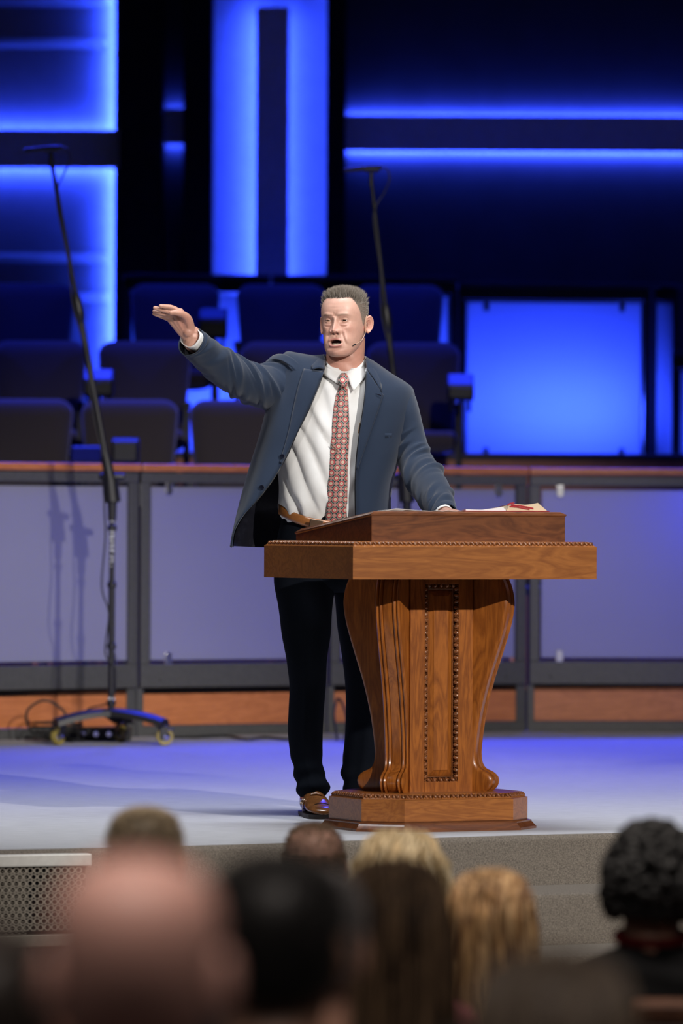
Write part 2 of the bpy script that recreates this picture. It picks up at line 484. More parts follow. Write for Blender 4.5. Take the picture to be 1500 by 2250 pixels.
# ================================================================== CHOIR TIERS
tier_z = [0.0, 0.70, 1.04, 1.40]
def tier_box(name, d0, d1, z, label):
    mb = MB(); mb.box((-6.5, d0 - D_CAM, -0.05), (6.5, d1 - D_CAM, z))
    return struct(mb.build(name, M_TIER, bevel=0.01), label, 'riser')
M_TIER = mat('tier_carpet', (0.10, 0.09, 0.085), 0.9, 0, 0.2, 80, spec=0.2)
tier_box('choir_tier', 28.35, 29.6, 0.70, 'lowest carpeted choir tier behind the railing')
tier_box('choir_tier', 29.6, 30.8, 1.04, 'middle carpeted choir tier')
tier_box('choir_tier', 30.8, 33.2, 1.40, 'highest carpeted choir tier in front of the back wall')
for k, (d, z0, z1) in enumerate(((28.33, 0.0, 0.66), (29.58, 0.70, 1.0), (30.78, 1.04, 1.36))):
    mb = MB(); mb.box((-6.4, d - D_CAM - 0.012, z0 + 0.02), (6.4, d - D_CAM + 0.012, z1))
    struct(mb.build('tier_fascia', M_RAILW), ['wooden fascia of the lowest choir tier', 'wooden fascia of the middle choir tier', 'wooden fascia of the highest choir tier'][k], 'fascia')

# ================================================================== CHOIR CHAIRS
def pad_rings(w_top, w_bot, h, thick, r, bow=0.0):
    """rounded upholstered pad: outline loops, front to back; local x across, z up, front at -y"""
    def outline(ins):
        pts = []
        cr = max(r - ins * 0.5, 0.01)
        corners = [(-w_bot / 2 + ins, ins), (w_bot / 2 - ins, ins), (w_top / 2 - ins, h - ins), (-w_top / 2 + ins, h - ins)]
        cent = [(1, 1), (-1, 1), (-1, -1), (1, -1)]
        a0 = [180, 270, 0, 90]
        for (cx, cz), (sx, sz), a in zip(corners, cent, a0):
            ox, oz = cx + sx * cr, cz + sz * cr
            for j in range(6):
                t = rad(a + 90 * j / 5)
                pts.append((ox + cr * math.cos(t), oz + cr * math.sin(t)))
        return pts
    rings = []
    for ins, y in ((0.10, -thick * 0.60 - bow), (0.05, -thick * 0.56 - bow * 0.6), (0.02, -thick * 0.46), (0.005, -thick * 0.28), (0.0, 0.0), (0.006, thick * 0.3), (0.025, thick * 0.45)):
        rings.append([Vector((x, y, z)) for x, z in outline(ins)])
    return rings

def make_chair():
    root = empty('choir_chair')
    mb = MB(); mb.loft(pad_rings(0.50, 0.43, 0.56, 0.11, 0.075, 0.01), True, True, True)
    M = Matrix.Translation((0, 0.20, 0.40)) @ Matrix.Rotation(rad(-13), 4, 'X')
    mb.v = [tuple(M @ Vector(v)) for v in mb.v]
    mb.build('backrest', M_SEAT, root, smooth=60)
    mb = MB(); mb.loft(pad_rings(0.46, 0.46, 0.46, 0.10, 0.06, 0.012), True, True, True)
    M = Matrix.Translation((0, 0.18, 0.42)) @ Matrix.Rotation(rad(90), 4, 'X') @ Matrix.Scale(1, 4)
    M = Matrix.Translation((0, -0.26, 0.42)) @ Matrix.Rotation(rad(-90), 4, 'X')
    mb.v = [tuple(M @ Vector((v[0], -v[1], v[2]))) for v in mb.v]
    mb.v = [(v[0], v[1], 0.84 - v[2]) if False else v for v in mb.v]
    mb.build('seat', M_SEAT, root, smooth=60)
    for sx in (-1, 1):
        mb = MB(); mb.box((sx * 0.235 - 0.02, -0.2, 0.58), (sx * 0.235 + 0.02, 0.16, 0.615)); mb.build('armrest', M_BPLAS, root, bevel=0.008)
        for y0, y1 in ((-0.20, -0.17), (0.13, 0.16)):
            mb = MB(); mb.box((sx * 0.235 - 0.013, y0, 0.0), (sx * 0.235 + 0.013, y1, 0.58)); mb.build('leg', M_BMET, root)
    return root

chair0 = make_chair()
used = [False]
# (px of the backrest centre at its top, row distance, tier height, label)
chairs = [
    (45, 28.9, 0.70, 'front-row choir chair cut by the picture edge, left of the tall microphone stand'),
    (279, 28.9, 0.70, 'front-row choir chair right behind the tall microphone stand'),
    (520, 28.9, 0.70, "front-row choir chair below the speaker's raised sleeve"),
    (760, 28.9, 0.70, 'front-row choir chair hidden behind the speaker'),
    (80, 30.15, 1.04, 'middle-row choir chair farthest from the lectern'),
    (312, 30.15, 1.04, "middle-row choir chair below the speaker's raised hand"),
    (628, 30.15, 1.04, "middle-row choir chair behind the speaker's raised shoulder"),
    (908, 30.15, 1.04, 'middle-row choir chair beside the glowing blue screen'),
    (58, 31.4, 1.40, 'back-row choir chair at the far end, crossed by the tall microphone boom'),
    (379, 31.4, 1.40, "back-row choir chair behind the speaker's raised hand"),
    (614, 31.4, 1.40, "back-row choir chair just behind the speaker's head, on the side of his raised hand"),
    (875, 31.4, 1.40, 'back-row choir chair crossed by the farther microphone boom'),
]
for px, d, z, lab in chairs:
    c = chair0 if not used[0] else copy_tree(chair0)
    used[0] = True
    c.location = PZ(px, d, z)
    tag(c, lab, 'chair', 'upholstered choir chairs')

# ================================================================== REAR RAILING WITH GLOWING PANES
def rear_section(pa, da, pb, db, z0, z1, label, ledge=0.05):
    a, b = PZ(pa, da, z0), PZ(pb, db, z0)
    ux = b - a; ln = ux.length; ux.normalize()
    root = empty('rear_screen', a, math.atan2(ux.y, ux.x))
    tag(root, label, 'screen', 'glowing rear screens')
    h = z1 - z0
    def bx(name, lo, hi, m, bev=0.004):
        q = MB(); q.box(lo, hi); return q.build(name, m, root, bevel=bev)
    bx('ledge', (0, -0.06, h - ledge * 0.6), (ln, 0.10, h), M_BMET, 0.006)
    bx('top_bar', (0.0, -0.02, h - 0.10), (ln, 0.02, h - ledge * 0.6), M_BMET)
    bx('bottom_bar', (0.0, -0.02, 0.0), (ln, 0.02, 0.03), M_BMET)
    for s in (0.0, ln - 0.035):
        bx('stile', (s, -0.02, 0.03), (s + 0.035, 0.02, h - 0.10), M_BMET)
    bx('glass_pane', (0.05, -0.012, 0.035), (ln - 0.05, -0.004, h - 0.115), M_GLASSB, 0.001)
    if ln > 0.5:
        for cx in (0.16, ln - 0.16):
            for cz in (0.045, h - 0.135):
                bx('glass_clip', (cx - 0.016, -0.026, cz - 0.03), (cx + 0.016, -0.013, cz + 0.03), M_STEEL, 0.004)
    # lamp strip standing behind the pane
    mid = a + ux * (ln / 2) + Vector((0, 0.42, 0.25))
    area('screen_lamp', mid, mid + Vector((0, -1, 0.28)), 40.0 * ln, BLUE, max(ln * 0.75, 0.15), 0.25, 150)
    return root
rear_section(268, 32.3, 588, 32.4, 1.38, 2.43, 'glowing blue rear screen behind the chair nearest the raised hand')
rear_section(596, 32.4, 1000, 32.5, 1.38, 2.43, "glowing blue rear screen hidden behind the chairs at the speaker's head")
rear_section(1004, 32.5, 1424, 32.6, 1.38, 2.40, 'wide glowing blue rear screen above the railing beside the lectern')
rear_section(1428, 32.75, 1480, 33.0, 1.38, 2.41, 'narrow glowing blue rear screen next to the wide one')
rear_section(1474, 32.2, 1640, 32.2, 1.10, 2.00, 'lower glowing blue rear screen at the picture edge')

# ================================================================== BACK WALL
DW = 34.6
def wx(px): return P(px, 600, DW).x
def wz(py): return P(750, py, DW).z
YW = DW - D_CAM
mb = MB(); mb.box((-8, YW, -0.2), (8, YW + 0.2, 8.0))
struct(mb.build('wall_back', M_WALLP), 'painted back wall washed by blue light', 'wall')
def wall_block(name, px0, px1, py0, py1, depth0, depth1, m, label, cat, bev=0.006):
    mb = MB(); mb.box((wx(px0), YW - depth1, wz(py1)), (wx(px1), YW - depth0, wz(py0)))
    return struct(mb.build(name, m, bevel=bev), label, cat)
wall_block('dark_column', 268, 360, -600, 1000, 0.0, 0.55, M_BLACK, 'broad black column beside the striped blue wall bay', 'column')
wall_block('dark_column', 406, 468, -600, 1000, 0.0, 0.5, M_BLACK, 'black column beside the tall lit pilaster', 'column')
wall_block('dark_column', 716, 757, -600, 1000, 0.0, 0.42, M_BLACK, 'narrow black column left of the wide dark wall bay', 'column')
# dark panelling of the wide bay on the right and of the slot
wall_block('dark_panelling', 757, 2600, -600, 1000, 0.0, 0.02, M_WALLD, 'wide dark wall panelling with a glowing horizontal band', 'panelling')
wall_block('dark_panelling', 360, 406, -600, 1000, 0.0, 0.02, M_WALLD, 'slim dark panelling in the slot between two columns', 'panelling')

def light_box(px0, px1, py0, py1, label, off=0.075, thick=0.06, vertical=False, power=30.0, both=(1.0, 1.0), base=0.0):
    """floating cover board with LED strips fixed to its back edges"""
    o = wall_block('cove_light_cover', px0, px1, py0, py1, off + base, off + base + thick, M_BOX, label, 'light cover', 0.004)
    x0, x1, z0, z1 = wx(px0), wx(px1), wz(py1), wz(py0)
    yb = YW - off - base + 0.012
    cx, cz = (x0 + x1) / 2, (z0 + z1) / 2
    for k, s in enumerate((-1, 1)):
        p = power * both[k]
        if p <= 0: continue
        if vertical:
            loc = Vector((x0 + 0.02 if s < 0 else x1 - 0.02, yb, cz))
            l = bpy.data.lights.new('cove_led', 'AREA'); l.shape = 'RECTANGLE'; l.size, l.size_y = 0.02, (z1 - z0)
            d = Vector((s * 0.5, 1, 0))
        else:
            loc = Vector((cx, yb, z0 + 0.02 if s < 0 else z1 - 0.02))
            l = bpy.data.lights.new('cove_led', 'AREA'); l.shape = 'RECTANGLE'; l.size, l.size_y = (x1 - x0), 0.02
            d = Vector((0, 1, s * 0.2))
        l.energy = p; l.color = BLUE
        ob = bpy.data.objects.new('cove_led', l); COL.objects.link(ob); ob.location = loc
        zax = -d.normalized()
        xax = Vector((1, 0, 0)) if not vertical else Vector((0, 0, 1)).cross(zax).normalized()
        yax = zax.cross(xax).normalized()
        ob.rotation_euler = Matrix((xax, yax, zax)).transposed().to_euler()
    return o
light_box(-500, 264, 291, 374, 'horizontal light cover on the striped blue wall bay', power=32)
light_box(361, 406, 244, 320, 'small light cover in the slot between the black columns', power=3.0, base=0.02)
light_box(562, 633, 22, 900, 'tall vertical light cover between two blue strips', vertical=True, power=44, both=(1.2, 0.7), off=0.13)
light_box(757, 2300, 256, 333, 'long horizontal light cover on the wide dark wall bay', power=330, base=0.02, off=0.04)
# LED upright hidden at the edge of the striped bay
def led_upright(px, py0, py1, dirx, depth, power, sz=0.03):
    l = bpy.data.lights.new('column_led', 'AREA'); l.shape = 'RECTANGLE'; l.size, l.size_y = sz, wz(py0) - wz(py1)
    l.energy = power; l.color = BLUE
    ob = bpy.data.objects.new('column_led', l); COL.objects.link(ob)
    ob.location = (wx(px), YW - depth, (wz(py0) + wz(py1)) / 2)
    zax = -Vector((dirx, 1, 0)).normalized(); xax = Vector((0, 0, 1)).cross(zax).normalized(); yax = zax.cross(xax).normalized()
    ob.rotation_euler = Matrix((xax, yax, zax)).transposed().to_euler()
led_upright(251, -200, 900, -0.35, 0.055, 90)
wall_block('led_profile', 252, 262, -600, 1000, 0.05, 0.075, M_BMET, 'slim upright light profile at the edge of the striped blue wall bay', 'light profile', 0.002)
led_upright(712, -200, 620, -0.3, 0.10, 5)
# horizontal battens across the striped bay
for py, nm in ((8, 'uppermost'), (98, 'second'), (570, 'third'), (656, 'lowest')):
    mb = MB(); z = wz(py); x0, x1 = wx(-500), wx(240)
    ring = lambda x: [Vector((x, YW + 0.01 - 0.05 * math.sin(math.pi * j / 8), z + 0.028 * math.cos(math.pi * j / 8))) for j in range(9)]
    mb.loft([ring(x0), ring(x1)], False)
    struct(mb.build('wall_batten', M_WALLP, smooth=60, solid=0.004), '%s rounded batten across the striped blue wall bay' % nm, 'batten')

# added blue light with no fixture, tints the last railing pane from behind
area('added_pane_light', PZ(1600, 28.25, 1.25), PZ(1440, 27.9, 0.95), 9.0, BLUE, 0.3, 0.3, 150)
# ================================================================== LECTERN
M_MAHOG = wood('mahogany', (0.21, 0.058, 0.009), (0.42, 0.132, 0.020), 0.34, 0.28, (14.0, 14.0, 1.8), 4.0)
M_MAHOGH = wood('mahogany_across', (0.25, 0.078, 0.016), (0.41, 0.145, 0.031), 0.36, 0.25, (1.4, 8.0, 10.0), 6.0)
M_MAHOGD = wood('mahogany_dark', (0.105, 0.030, 0.009), (0.21, 0.068, 0.020), 0.36, 0.4, (1.8, 7.0, 7.0), 6.0)
M_CARVE = mat('carved_mahogany', (0.24, 0.085, 0.030), 0.22, 0, 0.3, 90, coat=0.8)
LTH = rad(25)
lect = empty('lectern', PZ(943, 19.0, 0), LTH)
tag(lect, 'polished mahogany lectern with scrolled brackets and carved mouldings at the stage edge', 'lectern')

def octagon(hx, hy, c):
    return [(-hx + c, -hy), (hx - c, -hy), (hx, -hy + c), (hx, hy - c), (hx - c, hy), (-hx + c, hy), (-hx, hy - c), (-hx, -hy + c)]
def oct_rings(levels):
    return [[Vector((x, y, z)) for x, y in octagon(hx, hy, c)] for hx, hy, c, z in levels]
BX, BY, BC = 0.307, 0.235, 0.107
mb = MB(); mb.loft(oct_rings([(BX + g, BY + g, BC + g * 0.41, z) for g, z in ((0.026, 0.0), (0.026, 0.008), (0.022, 0.011), (0.012, 0.024), (0.012, 0.028), (0.0, 0.031), (0.0, 0.034))]), True, True, True)
mb.build('base_moulding', M_MAHOGD, lect, smooth=20)
mb = MB(); mb.loft(oct_rings([(BX, BY, BC, 0.03), (BX, BY, BC, 0.104), (BX - 0.006, BY - 0.006, BC - 0.0025, 0.106), (BX - 0.022, BY - 0.022, BC - 0.009, 0.1225), (BX - 0.03, BY - 0.03, BC - 0.012, 0.124)]), True, True, True)
mb.build('plinth', M_MAHOGH, lect, smooth=20)

def carved_run(mb, a, b, nrm, up, pitch, rr):
    """row of carved leaf-and-dart shapes between two points"""
    a, b = Vector(a), Vector(b); ln = (b - a).length; t = (b - a).normalized()
    n = max(2, int(round(ln / pitch)))
    nrm = Vector(nrm).normalized(); up = Vector(up).normalized()
    out = (nrm + up).normalized()
    B3 = Matrix((t, out, t.cross(out))).transposed()
    for i in range(n):
        c = a + t * (ln * (i + 0.5) / n)
        lean = 0.5 if i % 2 == 0 else -0.25
        R = B3 @ Matrix.Rotation(lean, 3, 'Y')
        mb.ball(c, (pitch * 0.36, rr * 0.75, rr * 1.15), 6, 5, R)
        c2 = a + t * (ln * (i + 1.0) / n)
        mb.ball(c2, (pitch * 0.12, rr * 0.6, rr * 1.3), 4, 4, R)
def carve_loop(poly, z, inset, pitch, rr, faces):
    mb = MB()
    n = len(poly)
    for i in faces:
        p, q = Vector(poly[i]).to_3d(), Vector(poly[(i + 1) % n]).to_3d()
        t = (q - p).normalized(); nr = Vector((t.y, -t.x, 0))
        p = p - nr * inset; q = q - nr * inset
        p.z = q.z = z
        carved_run(mb, p, q, nr, (0, 0, 1), pitch, rr)
    return mb
carve_loop(octagon(BX - 0.013, BY - 0.013, BC - 0.005), 0.1155, 0.0, 0.0165, 0.0075, range(8)).build('carved_trim', M_CARVE, lect, smooth=70)

# central square column
CX, CY = 0.116, 0.098
mb = MB()
for s in (1, -1):
    # frame of the recessed front/back panel
    y0, y1 = sorted((s * -CY, s * -(CY - 0.02)))
    for lo, hi in (((-CX, y0, 0.122), (-0.062, y1, 0.836)), ((0.062, y0, 0.122), (CX, y1, 0.836)), ((-0.062, y0, 0.122), (0.062, y1, 0.158)), ((-0.062, y0, 0.815), (0.062, y1, 0.836))):
        mb.box(lo, hi)
mb.box((-CX, -CY + 0.0195, 0.122), (CX, CY - 0.0195, 0.836))
mb.build('column', M_MAHOG, lect, bevel=0.0015)
mb = MB()
prof = [(0.042, -0.0), (0.042, 0.003), (0.030, 0.012), (0.029, 0.0135), (0.024, 0.0135)]
rings = []
for ins, h in ((0.046, 0.0), (0.046, 0.002), (0.028, 0.0115), (0.026, 0.0135)):
    xw = ins; z0, z1 = 0.176 + (0.046 - ins) * 1.0, 0.795 - (0.046 - ins)
    rings.append([Vector((x, -(CY - 0.0195) - h, z)) for x, z in ((-xw, z0), (xw, z0), (xw, z1), (-xw, z1))])
mb.loft(rings, True, False, True)
mb.build('raised_panel', M_MAHOG, lect)
mb = MB()
ym = -(CY - 0.006)
pc = [(-0.056, 0.164), (0.056, 0.164), (0.056, 0.809), (-0.056, 0.809)]
for i in range(4):
    p, q = pc[i], pc[(i + 1) % 4]
    inward = Vector((-(q[1] - p[1]), 0, q[0] - p[0])).normalized()
    carved_run(mb, (p[0], ym, p[1]), (q[0], ym, q[1]), (0, -1, 0), inward, 0.0205, 0.0085)
    a, b = Vector((p[0], ym + 0.002, p[1])) - inward * 0.006, Vector((q[0], ym + 0.002, q[1])) - inward * 0.006
    mb.tube([a, b], 0.0022, 5)
    a, b = Vector((p[0], ym + 0.006, p[1])) + inward * 0.010, Vector((q[0], ym + 0.006, q[1])) + inward * 0.010
    mb.tube([a, b], 0.0018, 5)
mb.build('panel_moulding', M_CARVE, lect, smooth=70)

# four scrolled brackets on the corners
OUT = [(1262, 170), (1272, 177), (1290, 184), (1310, 188), (1330, 189), (1360, 185), (1400, 175), (1450, 160), (1500, 145), (1560, 131), (1610, 123), (1650, 119), (1672, 120), (1685, 125), (1692, 133), (1697, 144), (1706, 154), (1716, 157), (1728, 154), (1737, 146), (1743, 136), (1746, 128)]
sp = crspline([(y, o) for y, o in OUT], 3)
prof = [(1.016 - (y - 1150) / 660.0, (o / 657.0 - 0.1718) / 0.920) for y, o in sp]
T = 0.042
RIB = [(-T, -0.010), (-T * 0.97, -0.004), (-T * 0.88, 0.0), (-T * 0.78, -0.002), (-T * 0.72, -0.0065), (-T * 0.66, -0.002), (-T * 0.56, 0.0005), (-T * 0.46, -0.002), (-T * 0.40, -0.007), (-T * 0.34, -0.004), (-T * 0.2, -0.0035), (0, -0.0035)]
RIB = RIB + [(-s, o) for s, o in reversed(RIB[:-1])]
for sx, sy in ((-1, -1), (1, -1), (1, 1), (-1, 1)):
    dirv = Vector((sx * 0.669, sy * 0.743, 0)); side = Vector((sx * 0.743, -sy * 0.669, 0))
    org = Vector((sx * 0.113, sy * 0.087, 0)) + side * T
    mb = MB(); rings = []
    for i, (z, r) in enumerate(prof):
        a, b = prof[max(i - 1, 0)], prof[min(i + 1, len(prof) - 1)]
        tz, tr = b[0] - a[0], b[1] - a[1]
        l = math.hypot(tz, tr); nr, nz = -tz / l, tr / l      # outward normal in the (r,z) plane
        ring = [org - dirv * 0.09 + side * (-T) + Vector((0, 0, z))]
        for s_, o in RIB:
            ring.append(org + dirv * (r + nr * o) + side * s_ + Vector((0, 0, z + nz * o)))
        ring.append(org - dirv * 0.09 + side * T + Vector((0, 0, z)))
        rings.append(ring)
    mb.loft(rings, False, False, False)
    n = len(rings[0])
    for rg in (rings[0], rings[-1]):
        k = mb.add(rg, []); mb.f.append(tuple(range(k, k + n)))
    mb.build('scroll_bracket', M_MAHOG, lect, smooth=32)

# top slab with carved edge
SX, SY = 0.447, 0.3525
mb = MB()
def rect_rings(levels):
    return [[Vector((x, y, z)) for x, y in ((-SX + i, -SY + i), (SX - i, -SY + i), (SX - i, SY - i), (-SX + i, SY - i))] for i, z in levels]
mb.loft(rect_rings([(0.0, 0.834), (0.0, 0.941), (0.004, 0.943), (0.02, 0.957), (0.026, 0.958)]), True, True, True)
mb.build('table_slab', M_MAHOGH, lect, smooth=15)
carve_loop([(-SX + 0.011, -SY + 0.011), (SX - 0.011, -SY + 0.011), (SX - 0.011, SY - 0.011), (-SX + 0.011, SY - 0.011)], 0.9505, 0.0, 0.016, 0.0072, range(4)).build('carved_trim', M_CARVE, lect, smooth=70)
# sloping book rest
RX, RY0, RY1 = 0.356, -0.300, 0.295
ZF, ZB = 1.050, 0.988
mb = MB()
vs = [(-RX, RY0, 0.955), (RX, RY0, 0.955), (RX, RY1, 0.955), (-RX, RY1, 0.955), (-RX, RY0, ZF - 0.008), (RX, RY0, ZF - 0.008), (RX, RY1, ZB - 0.008), (-RX, RY1, ZB - 0.008)]
mb.add(vs, [(0,3,2,1),(4,5,6,7),(0,1,5,4),(1,2,6,5),(2,3,7,6),(3,0,4,7)])
mb.build('book_rest', M_MAHOGD, lect, bevel=0.002)
mb = MB()
sl = math.atan2(ZF - ZB, RY1 - RY0)
rings = []
for g, dz in ((0.0, -0.009), (0.003, -0.006), (0.003, -0.002), (-0.002, 0.001), (-0.008, 0.004), (-0.012, 0.008), (-0.02, 0.009)):
    rings.append([Vector((x, y, ZF + (ZB - ZF) * (y - RY0) / (RY1 - RY0) + dz)) for x, y in ((-RX - g, RY0 - g), (RX + g, RY0 - g), (RX + g, RY1 + g), (-RX - g, RY1 + g))])
mb.loft(rings, True, True, True)
mb.build('book_rest_top', M_MAHOGD, lect, smooth=20)

LM = Matrix.Translation(lect.location) @ Matrix.Rotation(LTH, 4, 'Z')
def rest_z(y): return ZF + (ZB - ZF) * (y - RY0) / (RY1 - RY0) + 0.009
def on_rest(px):
    """local x on the rest's front edge strip for a photo column"""
    return px
# ---- open Bible lying on the rest
M_PAGE = mat('page_edges', (0.78, 0.62, 0.42), 0.7, 0, 0.12, 300, stretch=(1, 1, 20))
M_PAGEW = mat('page_faces', (0.85, 0.85, 0.84), 0.7, 0, 0.04, 60)
M_RED = mat('red_leather', (0.42, 0.012, 0.020), 0.35, 0, 0.15, 90, coat=0.2)
RT = Matrix.Rotation(-sl, 4, 'X')
bk = empty('open_bible', LM @ Vector((0.155, -0.165, rest_z(-0.165) + 0.001)))
bk.rotation_euler = (Matrix.Rotation(LTH, 4, 'Z') @ RT).to_euler()
tag(bk, 'open Bible with red cover and gilt page edges lying on the lectern', 'book')
def page_block(pts_top, pts_bot, y0, y1):
    q = MB()
    ring = lambda y: [Vector((x, y, z)) for x, z in pts_top] + [Vector((x, y, z)) for x, z in reversed(pts_bot)]
    q.loft([ring(y0), ring(y1)], True, True, True)
    return q
# the near half rises steeply at the spine and droops at the fore-edge
rt = [(0.002, 0.006), (0.012, 0.024), (0.035, 0.0265), (0.07, 0.024), (0.10, 0.027), (0.118, 0.031)]
rb = [(0.002, 0.003), (0.02, 0.004), (0.05, 0.004), (0.10, 0.004), (0.13, 0.004), (0.152, 0.004)]
page_block(rt, rb, -0.10, 0.10).build('page_block', M_PAGE, bk, smooth=40)
lt = [(-0.002, 0.006), (-0.012, 0.017), (-0.05, 0.012), (-0.09, 0.007), (-0.12, 0.007), (-0.15, 0.008)]
lb = [(-0.002, 0.003), (-0.03, 0.003), (-0.06, 0.003), (-0.09, 0.003), (-0.12, 0.003), (-0.15, 0.003)]
page_block([(x, z) for x, z in reversed(lt)], [(x, z) for x, z in reversed(lb)], -0.10, 0.10).build('page_block', M_PAGEW, bk, smooth=40)
q = MB()
cv = [(-0.158, 0.0018), (-0.08, 0.0018), (0.0, 0.0018), (0.08, 0.0018), (0.158, 0.0022)]
q.loft([[Vector((x, y, z)) for x, z in cv] for y in (-0.106, 0.106)], False); q.build('cover', M_RED, bk, solid=0.0025)
q = MB()
for k, (x0, z0, x1, z1) in enumerate(((0.004, 0.020, 0.030, 0.0285), (0.012, 0.016, 0.085, 0.0065), (0.018, 0.021, 0.10, 0.0095))):
    pts = [(x0, z0), (x0 * 0.6 + x1 * 0.4, max(z0, z1) * 0.5 + (z0 * .6 + z1 * .4) * 0.5), (x1, z1)]
    q.loft([[Vector((x, -0.1025, z)), Vector((x, -0.1025, z + 0.0045)), Vector((x, -0.0995, z + 0.0045)), Vector((x, -0.0995, z))] for x, z in pts], True, True, True)
q.build('ribbon_marker', M_RED, bk)
q = MB(); q.loft([[Vector((x, y, z + 0.0012)) for x, z in rt[1:4]] for y in (-0.085, 0.09)], False); q.build('ribbon', M_RED, bk, solid=0.001)
# ---- sheets of notes
for k, (x, y, w, h, rz, lab) in enumerate(((-0.215, -0.16, 0.20, 0.19, 0.03, 'loose white note sheet lying on the lectern under the speaker'), (-0.055, -0.155, 0.09, 0.20, -0.03, 'small white card lying beside the open Bible'))):
    q = MB(); g = [[Vector((-w / 2 + w * i / 6, -h / 2 + h * j / 4, 0.0012 + 0.0035 * math.sin(i * 1.1 + k) ** 2 + (0.006 if (k == 0 and j == 0 and 1 < i < 4) else 0))) for i in range(7)] for j in range(5)]
    q.loft(g, False)
    o = q.build('note_sheet', M_PAGEW, None, smooth=60, solid=0.0006)
    o.location = LM @ Vector((x, y, rest_z(y) + 0.002))
    o.rotation_euler = (Matrix.Rotation(LTH, 4, 'Z') @ RT @ Matrix.Rotation(rz, 4, 'Z')).to_euler()
    tag(o, lab, 'paper', 'papers on the lectern')

# ================================================================== MICROPHONE STANDS
def mic_stand(base_px, base_d, rot, boom_pts, label, nm_pole=1.18, letters=True):
    """rolling studio boom stand: three-legged base on casters, pole, clutch, boom, microphone. boom_pts in world space: [clutch, joint, head]"""
    base = PZ(base_px, base_d, 0)
    root = empty('microphone_stand', base, 0)
    tag(root, label, 'microphone stand', 'boom microphone stands')
    inv = Matrix.Translation(-base)
    W2L = lambda p: Vector(p) - base
    zb = 0.135
    # curved base plate: three arms
    q = MB()
    arms = [rad(a) + rot for a in (202, 338, 80)]
    for a in arms:
        pts = []
        L = 0.27
        rings = []
        for i in range(7):
            t = i / 6
            c = Vector((math.cos(a) * L * t, math.sin(a) * L * t, zb + 0.012 - 0.045 * t * t))
            w = 0.075 * (1 - 0.35 * t); sd = Vector((-math.sin(a), math.cos(a), 0))
            th = 0.017
            rings.append([c + sd * w + Vector((0, 0, -th)), c - sd * w + Vector((0, 0, -th)), c - sd * w * 0.9 + Vector((0, 0, th * 0.4)), c - sd * w * 0.6 + Vector((0, 0, th)), c + sd * w * 0.6 + Vector((0, 0, th)), c + sd * w * 0.9 + Vector((0, 0, th * 0.4))])
        q.loft(rings, True, True, True)
    q.build('base', M_BMET, root, smooth=40)
    for a in arms:
        c = Vector((math.cos(a) * 0.245, math.sin(a) * 0.245, 0))
        cr = empty('caster', c, a + 0.6); cr.parent = root
        q = MB(); M = Matrix.Translation((0.02, 0, 0.040)) @ Matrix.Rotation(rad(90), 4, 'X')
        q.lathe([(0.026, -0.013), (0.038, -0.013), (0.040, -0.008), (0.040, 0.008), (0.038, 0.013), (0.026, 0.013), (0.026, -0.013)], 20, M, False); q.build('tyre', M_TYRE, cr, smooth=40)
        q = MB(); q.lathe([(0.006, -0.014), (0.010, -0.012), (0.026, -0.007), (0.027, 0.007), (0.010, 0.012), (0.006, 0.014)], 14, M); q.build('wheel_hub', M_CHROME, cr, smooth=40)
        q = MB()
        for s in (-1, 1):
            q.box((-0.006, s * 0.020 - 0.003, 0.03), (0.03, s * 0.020 + 0.003, 0.088))
        q.box((-0.016, -0.023, 0.082), (0.034, 0.023, 0.092)); q.box((0.03, -0.016, 0.066), (0.062, 0.016, 0.074))
        q.build('fork', M_BPLAS, cr, bevel=0.003)
        q = MB(); q.lathe([(0.008, 0.09), (0.008, 0.112)], 10); q.build('swivel_pin', M_CHROME, cr, smooth=40)
        q = MB(); q.lathe([(0.007, -0.026), (0.007, 0.026)], 10, M); q.build('axle', M_CHROME, cr, smooth=40)
    ct = W2L(boom_pts[0]); hd = W2L(boom_pts[-1])
    top = Vector((0, 0, ct.z))
    q = MB(); q.tube([(0, 0, zb), (0, 0, 0.75)], 0.0155, 14); q.tube([(0, 0, 0.75), (0, 0, ct.z)], 0.0125, 14); q.build('pole', M_BMET, root, smooth=40)
    for z in (0.19, 0.45, 0.73, 0.99):
        q = MB(); q.lathe([(0.016, z - 0.014), (0.021, z - 0.010), (0.021, z + 0.010), (0.016, z + 0.014)], 14)
        q.build('height_collar', M_BPLAS, root, smooth=40)
    q = MB(); q.lathe([(0.0162, 0.196), (0.0162, 0.216)], 14, None, False); q.build('white_band', M_WHITE, root)
    if letters:
        q = MB()
        z = 1.035
        for k, (h, w) in enumerate(((0.028, 0.6), (0, 0), (0.016, 1.0), (0.015, 0.9), (0.017, 1.0), (0.016, 0.85), (0.015, 1.0), (0.016, 0.9), (0.006, 0.3), (0.014, 0.8), (0.012, 0.7), (0.0, 0), (0.010, 0.7))):
            if h:
                for part in range(2 if h > 0.01 else 1):
                    a0, a1 = (-0.55 * w, -0.05) if part == 0 else (0.1, 0.55 * w)
                    r = 0.0164
                    zz = z + (0.003 if (k + part) % 2 else 0); hh = h * (0.8 if (k + part) % 3 else 0.6)
                    ring = lambda z_: [Vector((r * math.sin(a0 + (a1 - a0) * j / 3), -r * math.cos(a0 + (a1 - a0) * j / 3), z_)) for j in range(4)]
                    q.loft([ring(zz - hh), ring(zz)], False)
            z -= h + 0.005
        q.build('pole_lettering', M_WHITE, root)
    # clutch, sleeve at the joint of boom and pole
    bd = (hd - ct).normalized()
    q = MB(); q.tube([top + Vector((0, 0, -0.17)), top + Vector((0, 0, -0.09)), top + Vector((0, 0, -0.085)), ct + bd * 0.02], [0.019, 0.022, 0.040, 0.036], 18); q.build('clutch', M_BMET, root, smooth=40)
